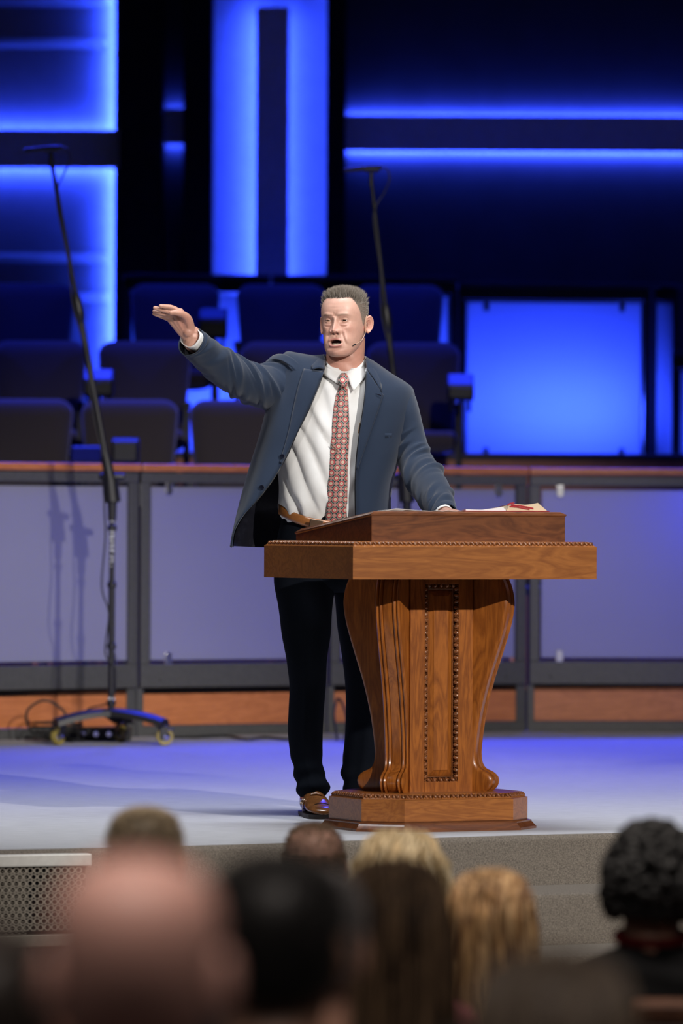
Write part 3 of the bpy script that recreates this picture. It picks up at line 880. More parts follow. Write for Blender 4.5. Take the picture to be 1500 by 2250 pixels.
    q = MB(); q.lathe([(0.011, -0.06), (0.016, -0.05), (0.016, 0.05), (0.011, 0.06)], 12, Matrix.Translation(top + Vector((0, 0, 0.03))) @ Matrix.Rotation(rad(90), 4, 'Y')); q.build('clamp_screw', M_BPLAS, root, smooth=40)
    j = ct + (hd - ct) * 0.53
    q = MB(); q.tube([ct - bd * 0.05, ct + bd * 0.10, ct + bd * 0.16, j], [0.030, 0.024, 0.0145, 0.0145], 14); q.tube([j, hd], 0.0095, 12); q.build('boom', M_BMET, root, smooth=40)
    q = MB(); q.tube([j - bd * 0.05, j - bd * 0.03, j, j + bd * 0.06, j + bd * 0.09], [0.014, 0.021, 0.024, 0.020, 0.011], 14); q.build('boom_grip', M_BPLAS, root, smooth=40)
    # microphone held level at the top
    mroot = empty('microphone', hd, 0); mroot.parent = root
    q = MB(); q.tube([(0, 0, -0.03), (0, 0, 0.035)], [0.012, 0.010], 10); q.tube([(-0.03, 0, 0.05), (0.035, 0, 0.05)], [0.016, 0.017], 10); q.build('clip', M_BPLAS, mroot, smooth=40)
    q = MB(); q.tube([(-0.125, 0, 0.042), (-0.11, 0, 0.046), (-0.02, 0, 0.054), (0.045, 0, 0.058), (0.05, 0, 0.058)], [0.008, 0.011, 0.013, 0.0125, 0.009], 14); q.build('mic_body', M_BPLAS, mroot, smooth=40)
    cp = [Vector((0.05, 0, 0.058)), Vector((0.075, 0, 0.05)), Vector((0.085, 0.0, 0.0)), Vector((0.06, 0.0, -0.06))]
    cp2 = [hd + c for c in cp] + [hd + (ct - hd) * f + Vector((0.012 * math.sin(f * 23) - 0.012, -0.014, 0)) for f in (0.12, 0.3, 0.45, 0.6, 0.78, 0.95)]
    cp2 += [top + Vector((-0.035, -0.02, -0.10)), Vector((-0.03, -0.02, 0.95)), Vector((-0.045, -0.02, 0.72)), Vector((-0.012, -0.02, 0.60)), Vector((-0.028, -0.02, 0.42)), Vector((0.02, -0.02, 0.34)), Vector((0.0, -0.02, 0.20)), Vector((-0.12, 0.05, 0.15)), Vector((-0.16, 0.12, 0.01))]
    q = MB(); q.tube(crspline([tuple(c) for c in cp2], 5), 0.0042, 6); q.build('cable', M_CABLE, root, smooth=60)
    return root
dS = 26.0
mic_stand(246, dS, 0.0, [P(243, 1062, dS), P(112, 352, dS)], 'tall rolling boom microphone stand in front of the railing, mic before the blue wall')
mic_stand(893, dS + 0.3, 0.1, [P(891, 1062, dS + 0.3), P(815, 395, dS + 0.3)], 'rolling boom microphone stand behind the speaker, its mic by the dark wall bay', letters=False)

# cables, box and coil on the stage floor by the stand
def cable(pts, r, label):
    q = MB(); q.tube(crspline([tuple(p) for p in pts], 6), r, 6)
    o = q.build('floor_cable', M_CABLE, None, smooth=60)
    return tag(o, label, 'cable', 'cables on the stage floor')
c0 = PZ(105, 26.25, 0.006)
loop = [c0 + Vector((0.12, 0, 0.0)), c0 + Vector((-0.02, 0.02, 0.01)), c0 + Vector((-0.085, 0.02, 0.06)), c0 + Vector((-0.09, 0.03, 0.14)), c0 + Vector((-0.01, 0.03, 0.185)), c0 + Vector((0.08, 0.02, 0.13)), c0 + Vector((0.085, 0.0, 0.05)), c0 + Vector((0.09, -0.02, 0.01)), c0 + Vector((0.18, -0.03, 0.004))]
cable(loop, 0.006, 'stiff black cable looping up from the floor beside the caster base')
coil = []
for i in range(40):
    a = i * 0.62; coil.append(PZ(130, 26.35, 0.008 + 0.0022 * i) + Vector((0.12 * math.cos(a) * (1 + 0.1 * math.sin(i)), 0.07 * math.sin(a), 0)))
cable(coil, 0.006, 'flat black coil of cable lying behind the caster base')
cable([PZ(370, 26.7, 0.006), PZ(430, 26.75, 0.006), PZ(500, 26.9, 0.006), PZ(545, 26.5, 0.006), PZ(585, 26.75, 0.006), PZ(640, 26.5, 0.006), PZ(700, 26.7, 0.006)], 0.007, 'thin black cable trailing along the foot of the railing')
cable([PZ(742, 26.6, 0.006), PZ(735, 26.7, 0.12), PZ(745, 26.8, 0.19), PZ(762, 26.7, 0.11), PZ(760, 26.6, 0.01)], 0.006, "black cable looping up between the speaker's legs")
sb = empty('stage_box', PZ(228, 26.45, 0)); tag(sb, 'low black connector box on the floor behind the caster base', 'connector box')
q = MB(); q.box((-0.13, -0.06, 0.0), (0.13, 0.08, 0.062)); q.build('housing', M_BPLAS, sb, bevel=0.008)
for k in range(4):
    q = MB(); q.lathe([(0.012, 0), (0.012, 0.006), (0.008, 0.006), (0.008, 0.001)], 12, Matrix.Translation((-0.09 + 0.06 * k, -0.06, 0.032)) @ Matrix.Rotation(rad(90), 4, 'X')); q.build('socket', M_CHROME, sb, smooth=40)

# ================================================================== CHOIR MONITOR BOXES ON POLES
def monitor_box(px, py0, py1, wpx, d, zfloor, label, tilt=0.5):
    c = P(px, (py0 + py1) / 2, d)
    h = (py1 - py0) / F_PX * d; w = wpx / F_PX * d
    root = empty('monitor_box', (c.x, c.y, zfloor)); tag(root, label, 'monitor box', 'small monitor boxes among the choir chairs')
    zc = c.z - zfloor
    q = MB()
    prof = [(-0.10, zc - h / 2), (0.08, zc - h / 2), (0.10, zc + h * 0.30), (0.06, zc + h / 2), (-0.03, zc + h / 2), (-0.105, zc + h * (0.5 - tilt))]
    q.loft([[Vector((x, y, z)) for y, z in prof] for x in (-w / 2, w / 2)], True, True, True)
    q.build('housing', M_BPLAS, root, bevel=0.01)
    q = MB(); q.box((-w * 0.42, -0.112, zc - h * 0.42), (w * 0.42, -0.098, zc + h * (0.42 - tilt))); q.build('front_grille', M_BMET, root, bevel=0.003)
    q = MB(); q.tube([(0, 0.0, zc - h / 2), (0, 0, 0.02)], 0.011, 10); q.build('pole', M_BMET, root, smooth=40)
    for s in (-0.35, 0.35):
        q = MB(); q.tube([(w * s, 0, zc - h / 2 + 0.01), (w * s, 0, zc - h / 2 - 0.06)], 0.009, 8); q.build('connector', M_BPLAS, root, smooth=40)
    q = MB(); q.lathe([(0.11, 0.0), (0.11, 0.012), (0.02, 0.022)], 20); q.build('foot', M_BMET, root, smooth=40)
    return root
monitor_box(468, 678, 745, 62, 31.0, 1.40, "small monitor box on a pole behind the speaker's raised cuff", 0.35)
monitor_box(217, 812, 872, 66, 29.75, 1.04, 'small monitor box on a pole level with the middle chair row', 0.4)
monitor_box(1011, 822, 880, 58, 29.75, 1.04, 'small monitor box on a pole before the wide glowing screen', 0.45)
monitor_box(190, 980, 1040, 66, 28.2, 0.0, 'small monitor box just above the handrail with a bright blue top', 0.62)
monitor_box(276, 962, 1018, 58, 28.0, 0.0, 'dark square monitor box above the handrail next to the microphone stand clutch', 0.12)
# ================================================================== THE SPEAKER
DM = 19.75
SM = F_PX / DM                      # pixels per metre at the speaker
man = empty('person', PZ(705, DM, 0))
tag(man, 'grey-haired man in a navy jacket and red tie speaking with one arm raised', 'person')
MOFF = -Vector(man.location)
def MP(px, py, dy=0.0): return P(px, py, DM + dy)
def mbuild(mb, name, m, parent=man, **k):
    mb.v = [(v[0] + MOFF.x, v[1] + MOFF.y, v[2] + MOFF.z) for v in mb.v]
    return mb.build(name, m, parent, **k)
def to_px(p):
    d = p[1] + D_CAM
    return 750 + p[0] * F_PX / d, Y_HOR - (p[2] - H_CAM) * F_PX / d

M_SUIT = fabric('navy_suit_cloth', (0.0065, 0.0135, 0.031), (0.036, 0.066, 0.132), 1500, 0.8, 0.25, 0.3)
M_LINING = mat('black_satin_lining', (0.008, 0.008, 0.013), 0.3, 0, 0.2, 60, 1.0, 22, spec=0.7)
M_SHIRT = mat('white_shirt', (0.80, 0.80, 0.79), 0.8, 0, 0.02, 40, 0.1, 900, spec=0.2)
M_TROU = mat('dark_navy_trousers', (0.0045, 0.0062, 0.0105), 0.9, 0, 0.15, 500, 0.15, 1500, spec=0.1)
M_SHOE = mat('brown_shoe_leather', (0.20, 0.075, 0.022), 0.22, 0, 0.45, 22, coat=0.6)
M_SOLE = mat('shoe_sole', (0.02, 0.012, 0.008), 0.5)
M_BELT = mat('tan_belt', (0.34, 0.13, 0.038), 0.35, 0, 0.12, 60, coat=0.3)
M_BRASS = mat('pale_gold', (0.75, 0.55, 0.38), 0.22, 1.0, 0.05, 60)
M_BTN = mat('navy_button', (0.006, 0.008, 0.018), 0.15, 0, 0.1, 60, coat=0.5)
M_SKIN = attr_mat('skin', 0.42, 0.12, 0.45, 0.18, 500)
M_HAIR = attr_mat('hair_strands', 0.55, 0, 0.3)

def smooth01(a, b, x):
    t = min(max((x - a) / (b - a), 0), 1); return t * t * (3 - 2 * t)

def ring_px(xl, xr, y, dc, hd, n=40, e=2.3, yl=None, yr=None):
    """horizontal body ring from its left and right photo outline"""
    yl = y if yl is None else yl; yr = y if yr is None else yr
    a, b = MP(xl, yl, dc), MP(xr, yr, dc)
    c = (a + b) / 2; h = (b - a) / 2
    out = []
    for j in range(n):
        t = 2 * math.pi * j / n
        ct, st = math.cos(t), math.sin(t)
        sx = math.copysign(abs(ct) ** (2 / e), ct); sy = math.copysign(abs(st) ** (2 / e), st)
        out.append(c + h * sx + Vector((0, -1, 0)) * (hd * sy))
    return out

def rows_interp(rows, n):
    return [tuple(r) for r in crspline(rows, n)]

# ---------------------------------------------------------------- trousers
def leg(rows, n=44, seed=0):
    rings = []
    rr = rows_interp(rows, 5)
    for (xl, xr, y, dc, hd) in rr:
        ring = ring_px(xl, xr, y, dc, hd, n, 2.15)
        c = sum(ring, Vector()) / n
        out = []
        for j, p in enumerate(ring):
            t = 2 * math.pi * j / n
            k = 0.0
            if math.sin(t) > 0:      # pressed crease down the front
                k += 0.010 * math.exp(-((t - math.pi / 2) / 0.16) ** 2)
            low = smooth01(1640, 1740, y)
            k += low * 0.006 * math.sin(y * 0.16 + 2.2 * math.sin(t + seed) + seed)
            mid = smooth01(1260, 1300, y) * (1 - smooth01(1380, 1480, y))
            k += mid * 0.0018 * math.sin(y * 0.05 + 2 * t + seed)
            k += 0.0012 * math.sin(y * 0.02 + 2 * t + seed * 2)
            v = (p - c).normalized()
            out.append(p + v * k)
        rings.append(out)
    return rings
legR = [(604, 742, 1225, 0.0, 0.105), (602, 738, 1270, 0.0, 0.10), (608, 732, 1314, -0.005, 0.095), (617, 727, 1381, -0.01, 0.09), (628, 719, 1450, -0.01, 0.082), (635, 716, 1506, -0.01, 0.078), (634, 711, 1560, -0.005, 0.072), (633, 708, 1610, 0.0, 0.068), (638, 708, 1660, 0.0, 0.066), (645, 710, 1690, -0.005, 0.066), (647, 721, 1716, -0.012, 0.072), (653, 722, 1738, -0.02, 0.075), (661, 715, 1757, -0.02, 0.07)]
legL = [(722, 866, 1225, 0.03, 0.105), (731, 866, 1300, 0.07, 0.10), (738, 866, 1345, 0.12, 0.095), (745, 868, 1402, 0.17, 0.09), (755, 868, 1470, 0.21, 0.085), (759, 864, 1530, 0.25, 0.078), (757, 856, 1610, 0.30, 0.072), (752, 846, 1670, 0.34, 0.068), (750, 842, 1703, 0.35, 0.07), (757, 836, 1738, 0.35, 0.07)]
mb = MB()
rt_ = leg(legR, seed=0.4); mb.loft(rt_, True)
lt_ = leg(legL, seed=2.1); mb.loft(lt_, True)
hips = [(628, 848, 1118, 0.01, 0.118), (616, 856, 1150, 0.012, 0.122), (608, 864, 1190, 0.015, 0.126), (604, 867, 1230, 0.015, 0.122), (612, 862, 1262, 0.015, 0.11), (640, 836, 1288, 0.015, 0.085), (690, 780, 1302, 0.015, 0.04)]
mb.loft([ring_px(*r) for r in rows_interp(hips, 3)], True, False, True)
trou = mbuild(mb, 'trousers', M_TROU, smooth=180, solid=0.003, solid_off=-1)

# ---------------------------------------------------------------- shoes
def shoe(px, py_toe, dy, yaw, name='shoe'):
    """monk-strap shoe; toe towards -y, heel at the origin"""
    root = empty(name); root.parent = man
    o = MP(px, 1150, dy); o.z = 0.0
    root.location = o + MOFF; root.rotation_euler = (0, 0, yaw)
    mb = MB(); rings = []
    prof = [  # y, half-width, height, x-offset
        (0.035, 0.020, 0.060, 0), (0.030, 0.032, 0.075, 0), (0.0, 0.038, 0.088, 0), (-0.04, 0.038, 0.092, 0), (-0.08, 0.040, 0.090, 0.001), (-0.12, 0.045, 0.074, 0.003), (-0.16, 0.050, 0.060, 0.004), (-0.20, 0.050, 0.050, 0.004), (-0.235, 0.044, 0.043, 0.003), (-0.258, 0.030, 0.036, 0.002), (-0.268, 0.012, 0.027, 0.001)]
    for y, w, h, xo in rows_interp(prof, 3):
        ring = []
        for j in range(20):
            t = 2 * math.pi * j / 20
            ct, st = math.cos(t), math.sin(t)
            z = 0.014 + (h - 0.014) * (0.5 + 0.5 * st) if st > -0.6 else 0.014 + (h - 0.014) * 0.2 * (1 + (st + 0.6) / 0.4)
            ring.append(Vector((xo + w * math.copysign(abs(ct) ** 0.75, ct), y, max(z, 0.012))))
        rings.append(ring)
    mb.loft(rings, True, True, True); mb.build('upper', M_SHOE, root, smooth=60)
    mb = MB()
    for z0, z1, g in ((0.0, 0.006, 0.003), (0.006, 0.016, 0.005)):
        pts = [(xo + s * (w + g), y) for s, seq in ((1, prof), (-1, prof[::-1])) for y, w, h, xo in seq]
        mb.prism(pts, z0, z1)
    mb.build('sole', M_SOLE, root)
    # broad strap over the instep with two buckles
    mb = MB(); rings = []
    for y, w, h in ((-0.072, 0.0425, 0.0945), (-0.095, 0.0445, 0.088), (-0.118, 0.047, 0.079)):
        rings.append([Vector((0.002 + w * math.cos(t), y - 0.006 * math.cos(t), 0.026 + (h - 0.026) * math.sin(t))) for t in [math.pi * (j - 1) / 14 for j in range(17)]])
    mb.loft(rings, False); mb.build('strap', M_SHOE, root, smooth=60, solid=0.003)
    for k, y in enumerate((-0.082, -0.108)):
        mb = MB()
        R = Matrix.Translation((-0.040, y, 0.052)) @ Matrix.Rotation(rad(-62), 4, 'Y')
        pts = [R @ Vector((0.011 * math.cos(2 * math.pi * j / 12), 0.008 * math.sin(2 * math.pi * j / 12), 0.004)) for j in range(13)]
        mb.tube(pts, 0.0018, 6, False); mb.build('buckle', M_BRASS, root, smooth=60)
    mb = MB(); mb.tube([Vector((0.046 * math.cos(t) + 0.004, -0.198 - 0.012 * math.sin(t), 0.022 + 0.031 * math.sin(t))) for t in [math.pi * j / 12 for j in range(13)]], 0.0013, 5); mb.build('toe_seam', M_SOLE, root, smooth=60)
    return root
shoe(684, 1800, 0.0, rad(10))
shoe(800, 1760, 0.36, rad(35))

# ---------------------------------------------------------------- shirt
shirt_rows = [(630, 846, 1158, 0.012, 0.112), (617, 855, 1135, 0.008, 0.122), (611, 858, 1105, 0.005, 0.128), (611, 861, 1065, 0.004, 0.130), (606, 866, 1010, 0.004, 0.127), (604, 872, 950, 0.006, 0.123), (604, 878, 900, 0.008, 0.118), (612, 878, 862, 0.010, 0.108), (636, 868, 842, 0.014, 0.098), (672, 842, 832, 0.016, 0.088), (700, 818, 826, 0.016, 0.078), (712, 804, 822, 0.016, 0.064)]
def shirt_fold(p):
    px, py = to_px(p)
    k = 0.0
    # diagonal pull folds from the armpit side down towards the buckle
    wgt = smooth01(610, 640, px) * (1 - smooth01(705, 745, px)) * smooth01(880, 960, py) * (1 - smooth01(1085, 1140, py) * 0.6)
    u = (px - 600) * 0.86 - (py - 900) * 0.42
    k += wgt * 0.017 * (abs(math.sin(u * 0.082 + 0.5 + 0.25 * math.sin(py * 0.03))) ** 0.65 - 0.5)
    # fine gather just above the belt
    g = smooth01(1075, 1120, py)
    k += g * 0.0065 * math.sin(px * 0.21 + 1.3 * math.sin(py * 0.06)) * (0.4 + 0.6 * math.sin(px * 0.05) ** 2)
    w2 = smooth01(765, 775, px) * smooth01(1000, 1040, py)
    k += w2 * 0.004 * math.sin((px + py * 0.8) * 0.11)
    k += 0.003 * math.sin(px * 0.045 + py * 0.02) * smooth01(830, 880, py)
    w3 = smooth01(650, 690, px) * (1 - smooth01(715, 735, px)) * smooth01(830, 860, py) * (1 - smooth01(930, 990, py))
    k += w3 * 0.006 * math.sin((px * 0.9 - py * 0.33) * 0.14)
    return k
mb = MB(); rings = []
for r in rows_interp(shirt_rows, 9):
    ring = ring_px(*r, n=150, e=2.25)
    c = sum(ring, Vector()) / len(ring)
    out = []
    for p in ring:
        if p.y < c.y + 0.02:
            v = Vector((p.x - c.x, p.y - c.y, 0)).normalized()
            p = p + v * shirt_fold(p)
        out.append(p)
    rings.append(out)
mb.loft(rings, True, True, False)
shirt_mb = mb
BVH_SHIRT = BVHTree.FromPolygons([Vector(v) for v in mb.v], mb.f)
def drape(bvh, px, py, off=0.004, fallback=-0.12):
    o = Vector(cam.location); t = MP(px, py, 0.0); dr = (t - o).normalized()
    h = bvh.ray_cast(o, dr)
    if h[0] is None: return MP(px, py, fallback) - dr * off
    return h[0] - dr * off
mbuild(mb, 'shirt', M_SHIRT, smooth=180)

# collar leaves and band
def patch(corners, nu, nv, bulge=0.0):
    """bilinear patch with a bulge towards the camera"""
    a, b, c, d = [Vector(x) for x in corners]
    rows = []
    for i in range(nv):
        v = i / (nv - 1)
        rows.append([(a * (1 - v) + d * v) * (1 - u) + (b * (1 - v) + c * v) * u + Vector((0, -bulge * math.sin(math.pi * u) * (0.4 + 0.6 * v), 0)) for u in [j / (nu - 1) for j in range(nu)]])
    return rows
mb = MB(); mb.loft(patch([MP(755, 820, -0.082), MP(714, 785, 0.0), MP(708, 822, -0.052), MP(741, 843, -0.108)], 9, 6, 0.012), False)
mb.loft(patch([MP(759, 820, -0.082), MP(800, 786, 0.0), MP(806, 822, -0.055), MP(776, 860, -0.118)], 9, 6, 0.014), False)
band = []
for (zoff, g) in ((0, 0.0), (1, 0.002)):
    ring = []
    for j in range(40):
        t = 2 * math.pi * j / 40
        px = 757 + 46.5 * math.cos(t); dy = 0.0 - 0.076 * math.sin(t)
        front = max(0, math.sin(t))
        y0 = 783 + 33 * front ** 1.5
        ring.append(MP(px, y0 + (26 if zoff == 0 else 0), dy + 0.0))
    band.append(ring)
mb.loft(band, True)
mbuild(mb, 'shirt_collar', M_SHIRT, smooth=60, solid=0.002)

# ---------------------------------------------------------------- tie
def tie_material():
    m = bpy.data.materials.new('medallion_tie'); m.use_nodes = True
    nt = m.node_tree; N = nt.nodes; L = nt.links; b = N['Principled BSDF']
    uv = N.new('ShaderNodeUVMap'); uv.uv_map = 'UVMap'
    def vor(loc):
        mp = N.new('ShaderNodeMapping'); mp.inputs['Rotation'].default_value = (0, 0, rad(45)); mp.inputs['Location'].default_value = loc
        L.new(uv.outputs[0], mp.inputs[0])
        v = N.new('ShaderNodeTexVoronoi'); v.voronoi_dimensions = '2D'; v.inputs['Randomness'].default_value = 0.0; v.inputs['Scale'].default_value = 1.0 / 0.0262
        L.new(mp.outputs[0], v.inputs['Vector']); return v
    big, small = vor((0, 0, 0)), vor((0.0131, 0.0131, 0))
    def ramp(src, stops):
        r = N.new('ShaderNodeValToRGB'); r.color_ramp.interpolation = 'CONSTANT'
        e = r.color_ramp.elements
        while len(e) < len(stops): e.new(0.5)
        for el, (p_, c_) in zip(e, stops): el.position = p_; el.color = (*c_, 1)
        L.new(src.outputs['Distance'], r.inputs[0]); return r
    RED, CREAM, DK, GRN, PINK = (0.44, 0.055, 0.060), (0.62, 0.50, 0.36), (0.045, 0.012, 0.016), (0.012, 0.030, 0.026), (0.50, 0.16, 0.15)
    r1 = ramp(big, [(0.0, (0.20, 0.24, 0.17)), (0.05, CREAM), (0.19, PINK), (0.235, RED), (0.355, DK), (0.385, (0.55, 0.48, 0.42)), (0.43, GRN)])
    r2 = ramp(small, [(0.0, CREAM), (0.05, RED), (0.12, (0.55, 0.42, 0.36)), (0.165, RED), (0.205, (0.5, 0.44, 0.38)), (0.235, GRN)])
    gt = N.new('ShaderNodeMath'); gt.operation = 'GREATER_THAN'; gt.inputs[1].default_value = 0.43
    L.new(big.outputs['Distance'], gt.inputs[0])
    mx = N.new('ShaderNodeMix'); mx.data_type = 'RGBA'
    L.new(gt.outputs[0], mx.inputs[0]); L.new(r1.outputs[0], mx.inputs[6]); L.new(r2.outputs[0], mx.inputs[7])
    L.new(mx.outputs[2], b.inputs['Base Color']); b.inputs['Roughness'].default_value = 0.55; b.inputs['Sheen Weight'].default_value = 0.2
    return m
M_TIE = tie_material()
def with_uv(o, uvs):
    me = o.data; l = me.uv_layers.new(name='UVMap')
    for lp in me.loops: l.data[lp.index].uv = uvs[lp.vertex_index]
tie_rows = [(745, 763, 846), (741, 764, 858), (737, 765, 869), (734, 765.5, 885), (732, 766, 900), (729, 767, 930), (727, 767, 960), (724, 765, 1000), (721, 763.5, 1040), (718, 763, 1090), (715, 762, 1138), (713, 762, 1165)]
mb = MB(); uvs = []; rows = []
sdist = 0
tr = rows_interp(tie_rows, 4)
for i, (xl, xr, y) in enumerate(tr):
    row = []
    bl, bc, br = [drape(BVH_SHIRT, x, y, 0.0) for x in (xl, (xl + xr) / 2, xr)]
    front = min(bl.y, bc.y, br.y) - 0.004
    for j in range(11):
        u = j / 10
        px = xl + (xr - xl) * u
        p = MP(px, y, 0.0); dep = front + D_CAM - 0.007 * math.sin(math.pi * u) + 0.004 * abs(2 * u - 1) ** 3
        row.append(P(px, y, dep)); uvs.append(((px - 742 - (y - 1000) * -0.06) / SM, (y - 840) / SM))
    rows.append(row)
# smooth the depth down the length
for j in range(11):
    ys = [r[j].y for r in rows]
    for _ in range(6): ys = [ys[0]] + [(ys[k - 1] + 2 * ys[k] + ys[k + 1]) / 4 for k in range(1, len(ys) - 1)] + [ys[-1]]
    for k, r in enumerate(rows): r[j].y = ys[k]
mb.loft(rows, False)
tie = mbuild(mb, 'tie', M_TIE, smooth=180); with_uv(tie, uvs)
md = tie.modifiers.new('solid', 'SOLIDIFY'); md.thickness = 0.004; md.offset = 1
mb = MB(); uvs = []; rows = []
for (xl, xr, y, dp) in rows_interp([(750, 760, 819, 0.080), (745, 764, 826, 0.098), (742, 766, 834, 0.112), (744, 764, 841, 0.120), (748, 761, 847, 0.122), (750, 759, 850, 0.116)], 3):
    row = []
    for j in range(20):
        t = 2 * math.pi * j / 20
        px = (xl + xr) / 2 + (xr - xl) / 2 * math.cos(t)
        row.append(MP(px, y, -dp - 0.014 * math.sin(t))); uvs.append(((px - 755) / SM + 0.004, (y - 835) / SM))
    rows.append(row)
mb.loft(rows, True, True, True)
uvs += [(0, 0)] * 4
knot = mbuild(mb, 'tie_knot', M_TIE, smooth=60); with_uv(knot, uvs)
mb = MB(); mb.tube([drape(BVH_SHIRT, x, y, 0.017) for x, y in ((727, 977), (735, 986), (743, 992))], [0.002, 0.0025, 0.0015], 6); mbuild(mb, 'tie_pin', M_BRASS, smooth=60)

# belt, buckle, pen clip
mb = MB(); rows = []
bp = crspline([(612, 1118), (640, 1134), (672, 1146), (705, 1153), (760, 1160), (820, 1156), (856, 1140)], 6)
for x, y in bp:
    f0 = MP(x, y, 0); t = (x - 735) / 124.0
    dep = -0.132 * math.sqrt(max(0.02, 1 - min(1, abs(t)) ** 2.25 * 0.97)) + 0.008
    rows.append([MP(x, y - 11, dep), MP(x, y - 6, dep - 0.003), MP(x, y + 6, dep - 0.003), MP(x, y + 11, dep)])
mb.loft(rows, False); mbuild(mb, 'belt', M_BELT, smooth=60, solid=0.003)
mb = MB(); mb.box((-0.024, -0.004, -0.017), (0.024, 0.004, 0.017), Matrix.Translation(MP(694, 1153, -0.142)) @ Matrix.Rotation(rad(9), 4, 'Y')); mbuild(mb, 'belt_buckle', M_BRASS, bevel=0.003)
mb = MB(); mb.tube([drape(BVH_SHIRT, x, y, 0.006) for x, y in ((791, 929), (789, 940), (787, 952))], [0.0034, 0.0028, 0.0022], 8); mbuild(mb, 'pen_clip', M_BRASS, smooth=60)

# ---------------------------------------------------------------- jacket body
# one row: left outline (x,y) | right outline (x,y) | left front edge (x,y,depth) | right front edge (x,y,depth) | centre depth, front half-depth, back half-depth
JR = [
    ((712, 781), (802, 786), (714, 796, -0.045), (805, 794, -0.05), 0.020, 0.062, 0.075),
    ((688, 783), (822, 797), (712, 806, -0.075), (805, 806, -0.08), 0.020, 0.080, 0.095),
    ((655, 778), (858, 822), (708, 822, -0.100), (804, 822, -0.102), 0.018, 0.100, 0.112),
    ((630, 775), (890, 842), (702, 842, -0.116), (803, 842, -0.118), 0.015, 0.118, 0.125),
    ((617, 790), (906, 858), (695, 860, -0.128), (802, 862, -0.128), 0.012, 0.128, 0.135),
    ((603, 830), (908, 890), (683, 888, -0.138), (799, 890, -0.138), 0.010, 0.136, 0.142),
    ((590, 880), (896, 935), (668, 920, -0.146), (794, 925, -0.146), 0.008, 0.142, 0.146),
    ((578, 925), (884, 975), (650, 955, -0.152), (789, 965, -0.152), 0.008, 0.146, 0.148),
    ((565, 970), (874, 1015), (632, 995, -0.158), (784, 1010, -0.154), 0.008, 0.150, 0.150),
    ((551, 1012), (867, 1045), (616, 1024, -0.168), (782, 1050, -0.156), 0.010, 0.155, 0.152),
    ((538, 1055), (862, 1075), (590, 1066, -0.185), (781, 1090, -0.158), 0.012, 0.162, 0.154),
    ((527, 1095), (860, 1110), (560, 1107, -0.20), (781, 1130, -0.160), 0.014, 0.172, 0.156),
    ((518, 1135), (861, 1150), (533, 1138, -0.205), (782, 1170, -0.160), 0.016, 0.18, 0.158),
    ((511, 1172), (863, 1185), (515, 1168, -0.190), (786, 1200, -0.158), 0.018, 0.18, 0.160),
    ((508, 1200), (865, 1215), (511, 1203, -0.165), (792, 1225, -0.150), 0.020, 0.17, 0.160)]
NJ = 15
def jacket_row(r):
    (xl, yl), (xr, yr), (fl, fly, fld), (fr, fry, frd), dc, hf, hb = r
    pts = []
    # left front: from the front edge round to the side
    L0 = MP(xl, yl, dc); R0 = MP(xr, yr, dc)
    A = MP(fl, fly, fld)
    def quarter(e, s, n, ex):
        # ellipse-like arc from edge point e (front) to side point s
        out = []
        for i in range(n):
            t = i / (n - 1) * math.pi / 2
            u = math.sin(t) ** ex; w = 1 - math.cos(t) ** ex
            out.append(Vector((e.x + (s.x - e.x) * u, e.y + (s.y - e.y) * w, e.z + (s.z - e.z) * u)))
        return out
    pts += quarter(A, L0, NJ, 0.95)
    c = (L0 + R0) / 2
    for i in range(1, 2 * NJ):
        t = math.pi * i / (2 * NJ)
        ct = math.cos(t)
        q = c + (L0 - c) * math.copysign(abs(ct) ** 0.88, ct) + Vector((0, hb * math.sin(t) ** 0.9, 0))
        pts.append(q)
    B = MP(fr, fry, frd)
    pts += list(reversed(quarter(B, R0, NJ, 0.95)))
    return pts
flat = [tuple(x for part in r for x in (part if isinstance(part, tuple) else (part,))) for r in JR]
rows = []
for f in rows_interp(flat, 6):
    f = [float(v) for v in f]
    rows.append(jacket_row(((f[0], f[1]), (f[2], f[3]), (f[4], f[5], f[6]), (f[7], f[8], f[9]), f[10], f[11], f[12])))
def jacket_fold(p):
    px, py = to_px(p)
    k = 0.0
    k += 0.0035 * math.sin(px * 0.055 + py * 0.018) * smooth01(880, 950, py)
    k += 0.004 * math.sin((px * 0.8 + py * 0.5) * 0.06) * smooth01(800, 830, px) * smooth01(950, 1000, py)
    w = (1 - smooth01(640, 665, px)) * smooth01(860, 900, py)
    k += w * 0.006 * math.sin((px + py * 0.28) * 0.075)
    return k
for r in rows:
    c = sum(r, Vector()) / len(r)
    for i, p in enumerate(r):
        if p.y < c.y + 0.05:
            v = Vector((p.x - c.x, p.y - c.y, 0)).normalized(); r[i] = p + v * jacket_fold(p)
mb = MB(); mb.loft(rows, False)
jv, jf = list(mb.v), list(mb.f)
BVH_J = BVHTree.FromPolygons([Vector(v) for v in jv], jf)
jb = mbuild(mb, 'jacket', M_SUIT, smooth=180)
jb.data.materials.append(M_LINING)
md = jb.modifiers.new('solid', 'SOLIDIFY'); md.thickness = 0.004; md.offset = 1; md.material_offset = 0
# lining: a second skin just inside the cloth
mb = MB(); inn = []
for r in rows:
    c = sum(r, Vector()) / len(r)
    inn.append([p + (Vector((c.x - p.x, c.y - p.y, 0)).normalized() * 0.0055) for p in r])
mb.loft(inn, False); mbuild(mb, 'jacket_lining', M_LINING, smooth=180)

